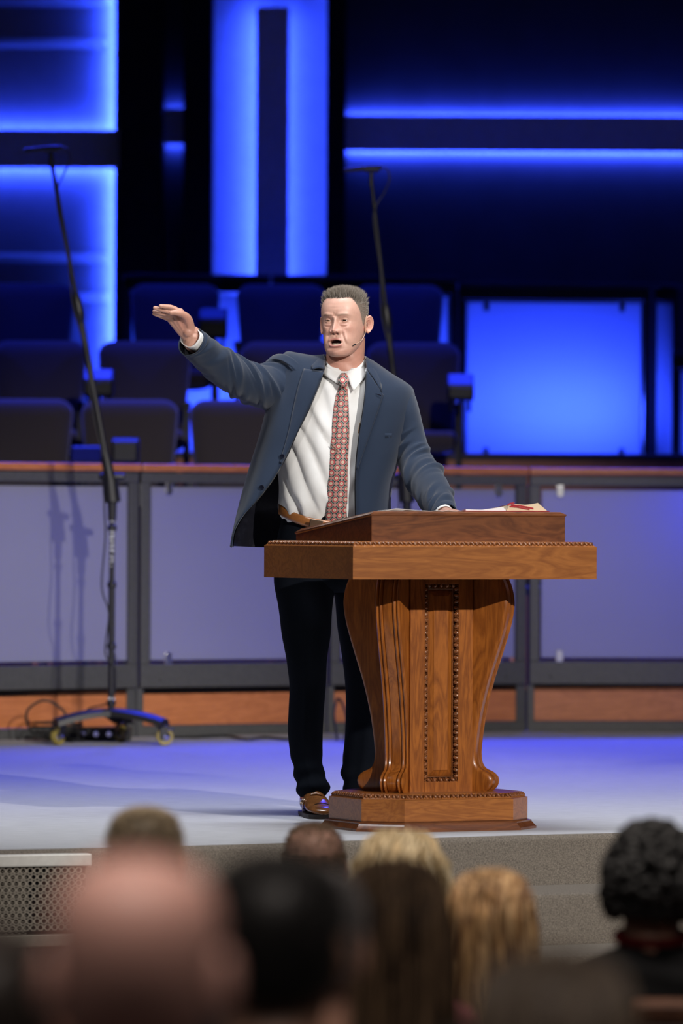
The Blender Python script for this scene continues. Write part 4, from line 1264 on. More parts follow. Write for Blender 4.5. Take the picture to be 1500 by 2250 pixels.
# lapels and collar
def drape_strip(inner, outer, n, nu, off0, off1, bvh=BVH_J):
    pi, po = crspline(inner, n), crspline(outer, n)
    rws = []
    for a, b in zip(pi, po):
        row = []
        for j in range(nu):
            u = j / (nu - 1)
            x, y = a[0] + (b[0] - a[0]) * u, a[1] + (b[1] - a[1]) * u
            row.append((x, y, off0 + (off1 - off0) * math.sin(math.pi * (0.15 + 0.7 * u))))
        rws.append(row)
    grid = [[drape(bvh, x, y, o) for x, y, o in row] for row in rws]
    # guard against rays that slip past the cloth edge
    for row in grid:
        ys = sorted(p.y for p in row); m_ = ys[len(ys) // 2]
        for k, p in enumerate(row):
            if abs(p.y - m_) > 0.05:
                x, y, o = rws[grid.index(row)][k]; row[k] = P(x, y, m_ + D_CAM)
    return grid
mb = MB(); mb.loft(drape_strip([(711, 817), (697, 852), (672, 907), (652, 951), (628, 1000), (618, 1018)], [(667, 810), (655, 849), (642, 907), (633, 951), (620, 998), (615, 1016)], 6, 9, 0.006, 0.013), False)
mbuild(mb, 'lapel', M_SUIT, smooth=180, solid=0.003)
mb = MB(); mb.loft(drape_strip([(805, 812), (803, 850), (798, 900), (790, 950), (785, 1000), (783, 1030)], [(842, 868), (838, 880), (828, 910), (812, 955), (796, 1000), (785, 1032)], 6, 9, 0.006, 0.011), False)
mbuild(mb, 'lapel', M_SUIT, smooth=180, solid=0.003)
# collar: from the notch up and round the back of the neck
mb = MB()
cl_in = [(713, 812, -0.088), (714, 796, -0.052), (716, 786, -0.005), (728, 781, 0.05), (757, 779, 0.078), (786, 782, 0.05), (801, 786, 0.0), (804, 797, -0.055), (806, 812, -0.09)]
cl_out = [(686, 812, -0.115), (684, 802, -0.082), (692, 790, -0.02), (715, 792, 0.075), (757, 794, 0.115), (800, 795, 0.075), (822, 802, -0.01), (836, 830, -0.085), (838, 862, -0.128)]
ci, co = crspline(cl_in, 4), crspline(cl_out, 4)
grid = []
for a, b in zip(ci, co):
    row = []
    for j in range(7):
        u = j / 6
        q = a * (1 - u) + b * u
        row.append(MP(q[0], q[1] - 3.5 * math.sin(math.pi * u), q[2] - 0.008 * math.sin(math.pi * u) - 0.006))
    grid.append(row)
mb.loft(grid, False); mbuild(mb, 'jacket_collar', M_SUIT, smooth=180, solid=0.004)
for x, y in ((575, 1071), (620, 1003)):
    c = drape(BVH_J, x, y, 0.012)
    mb = MB(); mb.lathe([(0.002, 0.004), (0.0075, 0.005), (0.009, 0.003), (0.009, 0.0)], 16, Matrix.Translation(c) @ Matrix.Rotation(rad(90), 4, 'X')); mbuild(mb, 'jacket_button', M_BTN, smooth=40)
# welt pocket on the left breast, slit on the lapel
mb = MB(); mb.loft([[drape(BVH_J, x, y + dy, 0.004) for x in (845, 858, 870, 880)] for y, dy in ((952, 0), (952, 10))], False); mbuild(mb, 'breast_pocket', M_SUIT, smooth=60, solid=0.003)
mb = MB(); mb.tube([drape(BVH_J, x, y, 0.015) for x, y in ((825, 865), (831, 867), (837, 869))], 0.0012, 5); mbuild(mb, 'buttonhole', M_BTN, smooth=60)

# ---------------------------------------------------------------- sleeves
def sleeve(cent, folds, n=72, sub=12):
    """cent: (px,py,depth,radius in px, flatten) along the arm; folds add cloth creases"""
    cs = rows_interp(cent, sub)
    pts = [MP(c[0], c[1], c[2]) for c in cs]
    rings = []
    ref = Vector((0, -1, 0))
    for i, c in enumerate(cs):
        t = (pts[min(i + 1, len(pts) - 1)] - pts[max(i - 1, 0)]).normalized()
        a = (ref - t * ref.dot(t)).normalized(); b = t.cross(a).normalized()
        r = c[3] / SM
        ring = []
        for j in range(n):
            th = 2 * math.pi * j / n
            k = folds(i / (len(cs) - 1), th)
            ring.append(pts[i] + a * ((r * c[4] + k) * math.cos(th)) + b * ((r + k) * math.sin(th)))
        rings.append(ring)
    return rings, pts
def wrapa(a): return (a + math.pi) % (2 * math.pi) - math.pi
def crease_set(seed, spec):
    """scattered cloth creases: (arm position range, count, slope, amplitude, width, angle centre, angle spread)"""
    r_ = random.Random(seed); out = []
    for (s0, s1, n, slope, amp, w, tc, ts) in spec:
        for k in range(n):
            out.append((r_.uniform(s0, s1) if n > 3 else s0 + (s1 - s0) * (k + 0.5) / n, slope * r_.uniform(0.5, 1.5), tc + r_.gauss(0, ts), r_.uniform(0.5, 1.1), amp * r_.uniform(0.6, 1.3), w * r_.uniform(0.7, 1.4)))
    return out
def crease_val(cs, s, th):
    k = 0.0
    for s0, sl, tc, tw, amp, w in cs:
        d = wrapa(th - tc)
        e = math.exp(-(d / tw) ** 2)
        if e < 0.02: continue
        x = (s - s0 - sl * d) / w
        if abs(x) > 4: continue
        k += amp * e * (math.exp(-x * x) - 0.75 * math.exp(-((x - 1.3) / 0.8) ** 2))
    return k
CS_R = crease_set(5, [(0.25, 0.60, 9, 0.085, 0.0085, 0.020, 0.2, 0.9), (0.03, 0.16, 5, 0.05, 0.008, 0.018, -0.4, 1.0), (0.62, 0.95, 6, -0.05, 0.0045, 0.030, 0.2, 1.2), (0.2, 0.6, 4, 0.06, 0.006, 0.02, 2.6, 0.8)])
def foldsR(s, th): return crease_val(CS_R, s, th)
cR = [(628, 836, 0.015, 62, 1.35), (606, 848, -0.01, 56, 1.25), (580, 850, -0.05, 49, 1.12), (555, 843, -0.10, 45, 1.05), (528, 832, -0.15, 42.5, 1.0), (500, 815, -0.20, 41, 1.0), (472, 793, -0.25, 38, 1.0), (446, 773, -0.30, 35.5, 1.0), (428, 757, -0.335, 34, 1.0), (420, 751, -0.352, 33.5, 1.0)]
ringsR, ptsR = sleeve(cR, foldsR)
mb = MB(); mb.loft(ringsR, True); mbuild(mb, 'sleeve', M_SUIT, smooth=180, solid=0.004, solid_off=-1)
mb = MB(); mb.loft([[p + (sum(r, Vector()) / len(r) - p).normalized() * 0.0055 for p in r] for r in ringsR[-15:]], True); mbuild(mb, 'sleeve_lining', M_LINING, smooth=180)
CS_L = crease_set(9, [(0.30, 0.46, 4, 0.06, 0.009, 0.020, -0.3, 0.7), (0.52, 0.92, 10, 0.05, 0.0085, 0.018, 0.0, 0.9), (0.1, 0.9, 4, 0.03, 0.004, 0.03, 2.4, 0.8)])
def foldsL(s, th): return crease_val(CS_L, s, th)
cL = [(884, 880, 0.01, 30, 1.7), (889, 905, 0.0, 32, 1.55), (894, 935, -0.005, 34, 1.35), (899, 965, -0.012, 36, 1.2), (907, 998, -0.03, 38, 1.1), (919, 1030, -0.07, 40.5, 1.05), (935, 1058, -0.14, 42, 1.0), (950, 1082, -0.22, 40, 1.0), (962, 1104, -0.30, 36, 0.95), (972, 1122, -0.37, 31, 0.9), (976, 1130, -0.40, 28, 0.85)]
ringsL, ptsL = sleeve(cL, foldsL)
mb = MB(); mb.loft(ringsL, True); mbuild(mb, 'sleeve', M_SUIT, smooth=180, solid=0.004, solid_off=-1)
# white shirt cuffs
def cuff(pts, i0, ext, r0, name='shirt_cuff'):
    t = (pts[-1] - pts[-4]).normalized()
    ref = Vector((0, -1, 0)); a = (ref - t * ref.dot(t)).normalized(); b = t.cross(a).normalized()
    q = MB(); rr = []
    for s, r in ((-0.05, r0), (-0.01, r0), (ext * 0.6, r0 * 1.0), (ext, r0 * 1.02)):
        rr.append([pts[-1] + t * s + a * (r * 1.0 * math.copysign(abs(math.cos(2 * math.pi * j / 28)) ** 0.8, math.cos(2 * math.pi * j / 28))) + b * (r * 0.86 * math.copysign(abs(math.sin(2 * math.pi * j / 28)) ** 0.8, math.sin(2 * math.pi * j / 28))) for j in range(28)])
    q.loft(rr, True); return mbuild(q, name, M_SHIRT, smooth=60, solid=0.003)
ptsR_c = [p + Vector((0.008, 0, 0.008)) for p in ptsR]
cuff(ptsR_c, 0, 0.022, 0.039)
cuff(ptsL, 0, 0.012, 0.034)
# ================================================================== HEAD, HANDS AND HAIR OF THE SPEAKER
HZ = [-.1135, -.111, -.105, -.09, -.07, -.05, -.03, 0, .02, .04, .06, .08, .095, .106, .1115, .1135]
HW = [.010, .024, .039, .0525, .0605, .0655, .069, .0735, .0755, .0765, .0755, .069, .058, .040, .022, .0]
HF = [.074, .083, .090, .0935, .0915, .0915, .0905, .0885, .0915, .0955, .094, .086, .072, .050, .026, .0]
HB = [-.055, -.038, -.012, .012, .045, .068, .083, .094, .098, .100, .099, .092, .079, .057, .031, .0]

def _dense(xs, ys):
    c = np.array(crspline(list(zip(xs, ys)), 12)); c[:, 1] = np.convolve(np.pad(c[:, 1], 6, 'edge'), np.ones(13) / 13, 'valid')
    return c[:, 0], c[:, 1]
_zw, _zf, _zb = _dense(HZ, HW), _dense(HZ, HF), _dense(HZ, HB)
def head_surface(nz=280, nt=460, face=True):
    """returns local points [ring][j]; front = -y, his left = +x; and colours"""
    g = lambda x, s: math.exp(-(x / s) ** 2)
    rings, cols = [], []
    skin = np.array((0.62, 0.365, 0.285))
    for i in range(nz):
        ph = math.pi * (i + 0.5) / nz
        z = -0.1135 * math.cos(ph)
        w, f, b = interp(z, *_zw), interp(z, *_zf), interp(z, *_zb)
        ring, rc = [], []
        for j in range(nt):
            s = 2 * math.pi * j / nt
            th = s - 0.32 * math.sin(s) * (1 if face else 0)          # denser towards the face
            st, ct = math.sin(th), math.cos(th)
            e = 2.35 if ct > 0 else 2.1
            yc = (b - f) / 2; hd = (b + f) / 2
            x = w * math.copysign(abs(st) ** (2 / e), st)
            y = yc - hd * math.copysign(abs(ct) ** (2 / e), ct)
            col = skin.copy()
            if face and ct > 0.05:
                ax = abs(x); dy = 0.0
                # brow ridge, temples, cheek bones, jowl, chin
                dy -= 0.0050 * g(z - 0.0300 - 0.003 * g(ax - 0.034, 0.014), 0.0072) * (g(ax - 0.028, 0.02)) 
                dy += 0.0025 * g(z - 0.030, 0.006) * g(x, 0.006)
                dy -= 0.0060 * g(ax - 0.044, 0.016) * g(z + 0.012, 0.014)
                dy -= 0.0040 * g(ax - 0.040, 0.014) * g(z + 0.055, 0.018)
                dy -= 0.0055 * g(x, 0.016) * g(z + 0.098, 0.011)
                dy += 0.0050 * g(x, 0.020) * g(z + 0.0845, 0.005)
                # eye sockets and bags
                dy += 0.0088 * g(ax - 0.0295, 0.0140) * g(z - 0.0125, 0.0100)
                dy += 0.0032 * g(ax - 0.0140, 0.006) * g(z - 0.010, 0.010)
                dy -= 0.0034 * g(ax - 0.0285, 0.0120) * g(z + 0.0015 - 0.0000, 0.0042)
                bag = -0.0095 + 0.004 * ((ax - 0.0285) / 0.014) ** 2
                dy += 0.0024 * g(ax - 0.028, 0.013) * g(z - bag, 0.0026)
                # nose
                if z < 0.026:
                    h = interp(z, [-.0365, -.0335, -.030, -.0265, -.0215, -.015, -.004, .008, .018, .026], [0, .006, .0165, .0235, .0265, .0230, .0165, .0105, .0062, .002])
                    sw = interp(z, [-.036, -.0265, -.018, -.005, .012, .026], [.0112, .0126, .0108, .0084, .0070, .0075])
                    dy -= h * g(x, sw)
                    dy -= 0.0125 * g(ax - 0.0140, 0.0052) * g(z + 0.0255, 0.0068)
                    dy += 0.0120 * g(ax - 0.0075, 0.0036) * g(z + 0.0335, 0.0030)
                # smile folds
                if -0.080 < z < -0.012:
                    xf = 0.0195 + 0.016 * ((-0.022 - z) / 0.045)
                    dy += 0.0022 * g(ax - xf, 0.0050) * smooth01(-0.078, -0.06, z) * smooth01(-0.014, -0.030, z)
                    dy -= 0.0024 * g(ax - xf - 0.010, 0.008) * smooth01(-0.078, -0.06, z) * smooth01(-0.014, -0.030, z)
                # forehead lines
                dy += 0.0004 * (g(z - 0.056, 0.003) + g(z - 0.068, 0.003)) * g(x, 0.035)
                dy += 0.0009 * g(ax - 0.006, 0.0026) * g(z - 0.036, 0.008)
                # philtrum, lips, open mouth
                dy += 0.0018 * g(x, 0.004) * g(z + 0.044, 0.006)
                mx, mz = x / 0.0205, (z + 0.0635) / 0.0086
                m_r = math.hypot(mx, mz)
                lipu = g(z + 0.0525 - 0.0012 * g(x, 0.007) + 7.0 * x * x, 0.0036) * smooth01(0.028, 0.021, ax)
                lipl = g(z + 0.0770 - 9.0 * x * x, 0.0050) * smooth01(0.027, 0.018, ax)
                dy -= 0.0042 * lipu + 0.0075 * lipl
                dy -= 0.004 * g(x, 0.024) * g(z + 0.064, 0.024)
                inside = smooth01(1.08, 0.86, m_r)
                dy += 0.022 * inside
                y += dy
                # lids over the eyeballs, open slit between them
                for sx in (-1, 1):
                    ex, ez, ey = sx * 0.0300, 0.0125, -0.0722
                    dx, dz = x - ex, z - ez
                    R = 0.0134
                    if dx * dx + dz * dz < R * R:
                        ys = ey - math.sqrt(R * R - dx * dx - dz * dz)
                        q = (dx / 0.0118) ** 2
                        up, lo = 0.0018 * (1 - q), -0.0027 * (1 - q)
                        if q < 1 and lo < dz < up:
                            y = max(y, ey - 0.006)
                            col = np.array((0.30, 0.12, 0.10))
                        else:
                            y = min(y, ys)
                            if dz > up and dz < up + 0.0016 and q < 1: col = skin * np.array((0.45, 0.36, 0.34))
                # colours
                lip = max(lipu, lipl)
                col = col * (1 - 0.75 * min(1, lip)) + np.array((0.56, 0.215, 0.19)) * 0.75 * min(1, lip)
                red = 0.30 * g(ax - 0.045, 0.02) * g(z + 0.02, 0.022) + 0.35 * g(x, 0.014) * g(z + 0.02, 0.014) + 0.25 * g(z + 0.098, 0.014)
                col = col * (1 - red) + np.array((0.62, 0.27, 0.21)) * red
                brow = 0.62 * smooth01(0.008, 0.014, ax) * smooth01(0.050, 0.040, ax) * g(z - 0.0300 - 0.0030 * g(ax - 0.032, 0.012), 0.0034)
                col = col * (1 - brow) + np.array((0.24, 0.165, 0.115)) * brow
                bagc = 0.3 * g(ax - 0.028, 0.012) * g(z + 0.003, 0.005)
                col = col * (1 - bagc) + np.array((0.46, 0.22, 0.18)) * bagc
                nos = g(ax - 0.0075, 0.0035) * g(z + 0.0335, 0.0028)
                col = col * (1 - 0.85 * nos) + np.array((0.09, 0.025, 0.02)) * 0.85 * nos
                col = col * (1 - inside) + np.array((0.045, 0.008, 0.008)) * inside
            ring.append(Vector((x, y, z))); rc.append(col)
        rings.append(ring); cols.append(rc)
    return rings, cols

def hairline(th):
    """lowest scalp height with hair, by angle from the front (degrees, 0..180)"""
    return interp(th, [0, 18, 30, 40, 50, 60, 70, 80, 92, 100, 115, 140, 180], [.0885, .089, .092, .088, .072, .048, .018, -.004, -.006, .0, -.03, -.05, -.055])
YAW = rad(-21)
HC = MP(757, 714, -0.035)                       # head centre
HM = Matrix.Translation(HC) @ Matrix.Rotation(YAW, 4, 'Z') @ Matrix.Rotation(rad(-1.0), 4, 'Y')

rings, cols = head_surface()
body = MB(); bcol = []
hr = []
for r, c in zip(rings, cols):
    row = []
    for p, q in zip(r, c):
        th = abs(math.degrees(math.atan2(p.x, -p.y)))
        hl = hairline(th)
        k = smooth01(hl - 0.004, hl + 0.006, p.z)
        side = smooth01(0.085, 0.03, p.z)
        scalp = np.array((0.16, 0.125, 0.10)) * (1 - side) + np.array((0.24, 0.19, 0.155)) * side
        bcol.append(q * (1 - k) + scalp * k)
        row.append(HM @ p)
    hr.append(row)
body.loft(hr, True, True, True); bcol += [np.array((0.6, 0.335, 0.245))] * 2
# ears
def ear(sx):
    q = MB(); cc = []
    M = HM @ Matrix.Translation((sx * 0.0745, 0.014, -0.001)) @ Matrix.Rotation(-sx * rad(30), 4, 'Z') @ Matrix.Rotation(rad(-10), 4, 'X')
    rr = []
    nr, na = 12, 40
    for i in range(nr + 3):
        row = []
        for j in range(na):
            a = 2 * math.pi * j / na
            ca, sa = math.cos(a), math.sin(a)
            R = 0.0185 * (1 + 0.10 * sa) * (1 if ca > 0 else 0.85)
            RZ = 0.0325 if sa > 0 else 0.031 * (1 - 0.0)
            if sa < -0.3: R *= 1 - 0.45 * (-sa - 0.3)
            t = min(i / nr, 1.0)
            h = 0.010 + 0.0065 * math.exp(-((t - 0.88) / 0.12) ** 2) - 0.0085 * math.exp(-((t - 0.25) / 0.33) ** 2) + 0.004 * math.exp(-((t - 0.55) / 0.10) ** 2) * max(0, sa + 0.4)
            if ca < -0.2: h -= 0.008 * t * (-ca - 0.2)
            if i > nr: h -= 0.006 * (i - nr)
            tt = t if i <= nr else 1 - 0.06 * (i - nr)
            row.append(M @ Vector((sx * (h + 0.003), R * tt * ca, RZ * tt * sa)))
            cc.append(np.array((0.60, 0.31, 0.235)) * (1 - 0.45 * math.exp(-((t - 0.15) / 0.25) ** 2)) if i <= nr else np.array((0.6, 0.31, 0.235)))
        rr.append(row)
    q.loft(rr, True, True, False)
    return q, cc + [np.array((0.25, 0.10, 0.08))]
for sx in (-1, 1):
    q, cc = ear(sx)
    body.add(q.v, q.f); bcol += cc
# neck down into the collar, with the soft fold under the jaw
nk = []
for (xl, xr, y, dc, hd) in rows_interp([(716, 802, 742, 0.0, 0.060), (717, 801, 765, -0.004, 0.060), (716, 800, 785, -0.006, 0.061), (715, 800, 805, -0.004, 0.062), (712, 802, 830, 0.0, 0.066)], 5):
    nk.append(ring_px(xl, xr, y, dc, hd, 60, 2.1))
n0 = len(body.v)
for r in nk:
    c = sum(r, Vector()) / len(r)
    for k, p in enumerate(r):
        px, py = to_px(p)
        if p.y < c.y:
            r[k] = p + Vector((0, 1, 0)) * (0.0012 * math.sin((px * 0.8 - py) * 0.16))
body.loft(nk, True)
bcol += [np.array((0.56, 0.285, 0.215))] * (len(body.v) - n0)

# torso, arms and hands as one fused surface
def fuse(mb, voxel, it=3):
    me = mb.mesh('fuse_tmp'); o = bpy.data.objects.new('fuse_tmp', me); COL.objects.link(o)
    m = o.modifiers.new('r', 'REMESH'); m.mode = 'VOXEL'; m.voxel_size = voxel
    s = o.modifiers.new('s', 'SMOOTH'); s.factor = 0.5; s.iterations = it
    dg = bpy.context.evaluated_depsgraph_get(); ev = o.evaluated_get(dg); em = ev.to_mesh()
    v = np.empty(len(em.vertices) * 3, np.float32); em.vertices.foreach_get('co', v)
    vs = [tuple(x) for x in v.reshape(-1, 3)]; fs = [tuple(p.vertices) for p in em.polygons]
    ev.to_mesh_clear(); bpy.data.objects.remove(o); bpy.data.meshes.remove(me)
    return vs, fs
def chain(mb, pts, rs, n=12):
    """rounded limb segment through points"""
    P3 = [Vector(p) for p in pts]
    cs = crspline([tuple(p) + (r,) for p, r in zip(P3, rs)], 5)
    mb.tube([Vector(c[:3]) for c in cs], [c[3] for c in cs], n)
    mb.ball(P3[0], rs[0], n, 8); mb.ball(P3[-1], rs[-1], n, 8)
hand = MB()
wr = MP(421, 750, -0.352)
kn = {'index': (MP(396, 685, -0.405), MP(377, 675.5, -0.412), MP(362, 673.5, -0.42), MP(352.5, 672.5, -0.425)),
      'middle': (MP(387, 692, -0.398), MP(368, 684, -0.404), MP(351, 679.5, -0.408), MP(340, 676.5, -0.41)),
      'ring': (MP(381, 698, -0.388), MP(364, 691, -0.39), MP(349, 687, -0.39), MP(338.5, 684, -0.388)),
      'little': (MP(376, 704, -0.378), MP(361, 698, -0.38), MP(348, 693, -0.38), MP(338, 690, -0.378))}
fr = {'index': 0.0086, 'middle': 0.0088, 'ring': 0.0084, 'little': 0.0076}
for k, pts in kn.items():
    r = fr[k]
    chain(hand, pts, [r * 1.12, r * 1.0, r * 0.95, r * 0.80])
    chain(hand, [wr, (wr + pts[0]) / 2, pts[0]], [0.020, 0.0175, 0.0125])
chain(hand, [MP(417, 722, -0.375), MP(412, 702, -0.40), MP(401, 690.5, -0.425), MP(387, 687, -0.438), MP(376, 687.5, -0.442)], [0.0185, 0.0165, 0.0125, 0.0105, 0.0085])
hand.ball(MP(413, 729, -0.378), 0.019, 14, 10); hand.ball(MP(398, 719, -0.368), 0.017, 14, 10); hand.ball(MP(425, 730, -0.362), 0.021, 14, 10)
chain(hand, [ptsR[-1] - (ptsR[-1] - ptsR[-10]) * 2.0, ptsR[-1], MP(424, 741, -0.36)], [0.032, 0.029, 0.0255])
vs, fs = fuse(hand, 0.0022, 4)
n0 = len(body.v); body.add(vs, fs)
for v in vs:
    px, py = to_px(v)
    palm = math.exp(-((px - 402) / 22) ** 2 - ((py - 712) / 22) ** 2)
    bcol.append(np.array((0.60, 0.33, 0.245)) * (1 - 0.35 * palm) + np.array((0.66, 0.26, 0.20)) * 0.35 * palm)
hand = MB()
wl = ptsL[-1] + Vector((0, 0, 0.004))
tgt = LM @ Vector((0.17, 0.13, rest_z(0.13) + 0.028))
lf = (tgt - wl); lf.z = 0; lf.normalize(); ls = Vector((-lf.y, lf.x, 0))
for k, (o_, l_) in enumerate(((-0.032, 0.075), (-0.011, 0.085), (0.011, 0.080), (0.032, 0.062))):
    kb = tgt + ls * o_
    tip = kb + lf * l_; tip.z = rest_z((LM.inverted() @ tip).y) + 0.010
    mid = (kb + tip) / 2 + Vector((0, 0, 0.010))
    chain(hand, [kb, mid, tip], [0.0095, 0.0088, 0.0072]); chain(hand, [wl, (wl + kb) / 2, kb], [0.022, 0.018, 0.0125])
tb = wl + (tgt - wl) * 0.4 - ls * 0.03
tt = tgt - ls * 0.062 + lf * 0.01; tt.z = rest_z((LM.inverted() @ tt).y) + 0.011
chain(hand, [tb, (tb + tt) / 2 - ls * 0.008, tt], [0.015, 0.012, 0.009])
chain(hand, [wl - (ptsL[-1] - ptsL[-13]), wl], [0.03, 0.026])
vs, fs = fuse(hand, 0.003, 4); body.add(vs, fs); bcol += [np.array((0.60, 0.325, 0.24))] * len(vs)
core = MB()
chain(core, [MP(740, 1230, 0.01), MP(738, 1120, 0.01), MP(742, 1000, 0.01), MP(748, 900, 0.01), MP(756, 820, 0.01)], [0.095, 0.10, 0.10, 0.095, 0.045])
chain(core, [MP(756, 850, 0.015), MP(660, 836, 0.015), MP(610, 845, -0.01), MP(528, 832, -0.15), MP(446, 773, -0.30)], [0.06, 0.055, 0.05, 0.042, 0.034])
chain(core, [MP(756, 850, 0.015), MP(850, 860, 0.015), MP(886, 900, 0.0), MP(912, 1005, -0.035), MP(960, 1100, -0.29)], [0.06, 0.05, 0.042, 0.038, 0.03])
chain(core, [MP(690, 1240, 0.01), MP(674, 1500, -0.005), MP(676, 1720, 0.0)], [0.08, 0.05, 0.036])
chain(core, [MP(790, 1240, 0.04), MP(812, 1500, 0.23), MP(798, 1710, 0.34)], [0.08, 0.05, 0.036])
vs, fs = fuse(core, 0.012, 2); body.add(vs, fs); bcol += [np.array((0.58, 0.31, 0.23))] * len(vs)
bo = mbuild(body, 'body', M_SKIN, smooth=180)
set_col(bo.data, np.array(bcol[:len(bo.data.vertices)]))

# eyes and teeth
M_EYEW = mat('eye_white', (0.62, 0.56, 0.53), 0.15, 0, 0.04, 60, spec=0.6)
M_IRIS = mat('brown_iris', (0.028, 0.016, 0.010), 0.08, 0, 0.3, 200, spec=0.7)
M_TOOTH = mat('teeth', (0.72, 0.62, 0.48), 0.25, 0, 0.05, 100)
for sx in (-1, 1):
    er = empty('eye'); er.parent = man
    er.location = HM @ Vector((sx * 0.0300, -0.0722, 0.0125)) + MOFF
    q = MB(); q.ball((0, 0, 0), 0.0122, 20, 14); q.build('eyeball', M_EYEW, er, smooth=180)
    q = MB(); gz = Vector((-0.30, -1, -0.05)).normalized(); R = gz.to_track_quat('Z', 'Y').to_matrix().to_4x4()
    q.lathe([(0.0062, 0.0108), (0.0050, 0.0117), (0.0028, 0.0124), (0.0005, 0.0127)], 18, R); q.build('iris', M_IRIS, er, smooth=180)
q = MB()
for k in range(8):
    a = (k - 3.5) * 0.20
    c = HM @ Vector((0.0185 * math.sin(a) * 1.02, -0.0925 + 0.020 * (1 - math.cos(a)) * 1.2 + 0.006, -0.0705))
    q.ball(c, (0.0021, 0.0022, 0.0042), 8, 6)
mbuild(q, 'teeth', M_TOOTH, smooth=60)

# ---------------------------------------------------------------- hair
def strands(M, surf, accept, count, length, direction, width, colour, seed=3, seg=2):
    """short hair as tapered three-sided blades growing out of a head surface"""
    r_ = random.Random(seed)
    nr, nt = len(surf), len(surf[0])
    V, Fc, C = [], [], []
    tries = 0; made = 0
    while made < count and tries < count * 12:
        tries += 1
        z = r_.uniform(-0.06, 0.1134)
        if r_.random() < 0.35: z = 0.1134 - abs(r_.gauss(0, 0.012))
        i = min(nr - 1, max(0, int(math.acos(max(-1, min(1, -z / 0.1135))) / math.pi * nr)))
        j = r_.randrange(nt)
        p = surf[i][j]
        if not accept(p, r_): continue
        a, b = surf[max(i - 1, 0)][j], surf[min(i + 1, nr - 1)][j]
        c, d = surf[i][(j - 2) % nt], surf[i][(j + 2) % nt]
        n = (d - c).cross(b - a)
        if n.length < 1e-12: n = Vector((0, 0, 1))
        n.normalize()
        if n.dot(p - Vector((0, 0, -0.02))) < 0: n = -n
        ln = length(p) * r_.uniform(0.75, 1.2)
        dr = direction(p, n, r_)
        sd = dr.cross(Vector((r_.uniform(-1, 1), r_.uniform(-1, 1), r_.uniform(-1, 1))))
        if sd.length < 1e-6: continue
        sd.normalize(); s2 = dr.cross(sd)
        base = p - n * 0.0015
        w = width * r_.uniform(0.7, 1.3)
        k0 = len(V)
        prev = None
        for sgi in range(seg):
            t = sgi / seg
            cc = base + dr * ln * t + Vector((0, 0, -0.1)) * (ln * t * t * 0.15)
            ww = w * (1 - t * 0.75)
            for m_ in range(3):
                an = 2 * math.pi * m_ / 3
                V.append(M @ (cc + sd * ww * math.cos(an) + s2 * ww * math.sin(an)))
        V.append(M @ (base + dr * ln))
        for sgi in range(seg - 1):
            for m_ in range(3):
                m2 = (m_ + 1) % 3
                Fc.append((k0 + sgi * 3 + m_, k0 + sgi * 3 + m2, k0 + (sgi + 1) * 3 + m2, k0 + (sgi + 1) * 3 + m_))
        for m_ in range(3):
            Fc.append((k0 + (seg - 1) * 3 + m_, k0 + (seg - 1) * 3 + (m_ + 1) % 3, k0 + seg * 3))
        col = colour(p, r_)
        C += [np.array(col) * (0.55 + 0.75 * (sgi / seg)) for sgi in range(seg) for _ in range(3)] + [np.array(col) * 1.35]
        made += 1
    q = MB(); q.v = V; q.f = Fc
    return q, C
def acc(p, r_):
    th = abs(math.degrees(math.atan2(p.x, -p.y)))
    hl = hairline(th)
    if p.z < hl + r_.uniform(-0.003, 0.004): return False
    if p.z < 0.02 and r_.random() < 0.25: return False
    return True
def h_len(p):
    t = smooth01(0.055, 0.095, p.z)
    return 0.0045 + 0.019 * t + 0.003 * smooth01(0.0, 0.06, p.z)
def h_dir(p, n, r_):
    t = smooth01(0.05, 0.10, p.z)
    up = Vector((0.0, 0.25, 1.0))
    ck = random.Random(int((p.x + 1) * 190) * 7919 + int((p.y + 1) * 190) * 104729 + int((p.z + 1) * 150))
    cl = Vector((ck.gauss(0, 0.24), ck.gauss(0, 0.24), ck.gauss(0, 0.12)))
    d = n * (0.55 + 0.1 * t) + up * (0.35 + 0.75 * t) + cl + Vector((r_.gauss(0, 0.08), r_.gauss(0, 0.08), r_.gauss(0, 0.06)))
    if t < 0.5: d = n * 0.42 + Vector((0, 0.55, 0.25 if p.z > 0.03 else -0.5)) + cl * 1.1 + Vector((r_.gauss(0, 0.15), r_.gauss(0, 0.15), r_.gauss(0, 0.15)))
    return d.normalized()
def h_col(p, r_):
    g = r_.random()
    t = smooth01(0.03, 0.09, p.z)
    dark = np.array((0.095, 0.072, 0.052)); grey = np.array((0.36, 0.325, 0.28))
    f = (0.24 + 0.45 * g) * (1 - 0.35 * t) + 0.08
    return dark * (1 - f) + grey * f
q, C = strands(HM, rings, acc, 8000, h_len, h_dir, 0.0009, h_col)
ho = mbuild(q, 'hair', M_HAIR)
set_col(ho.data, np.array(C))

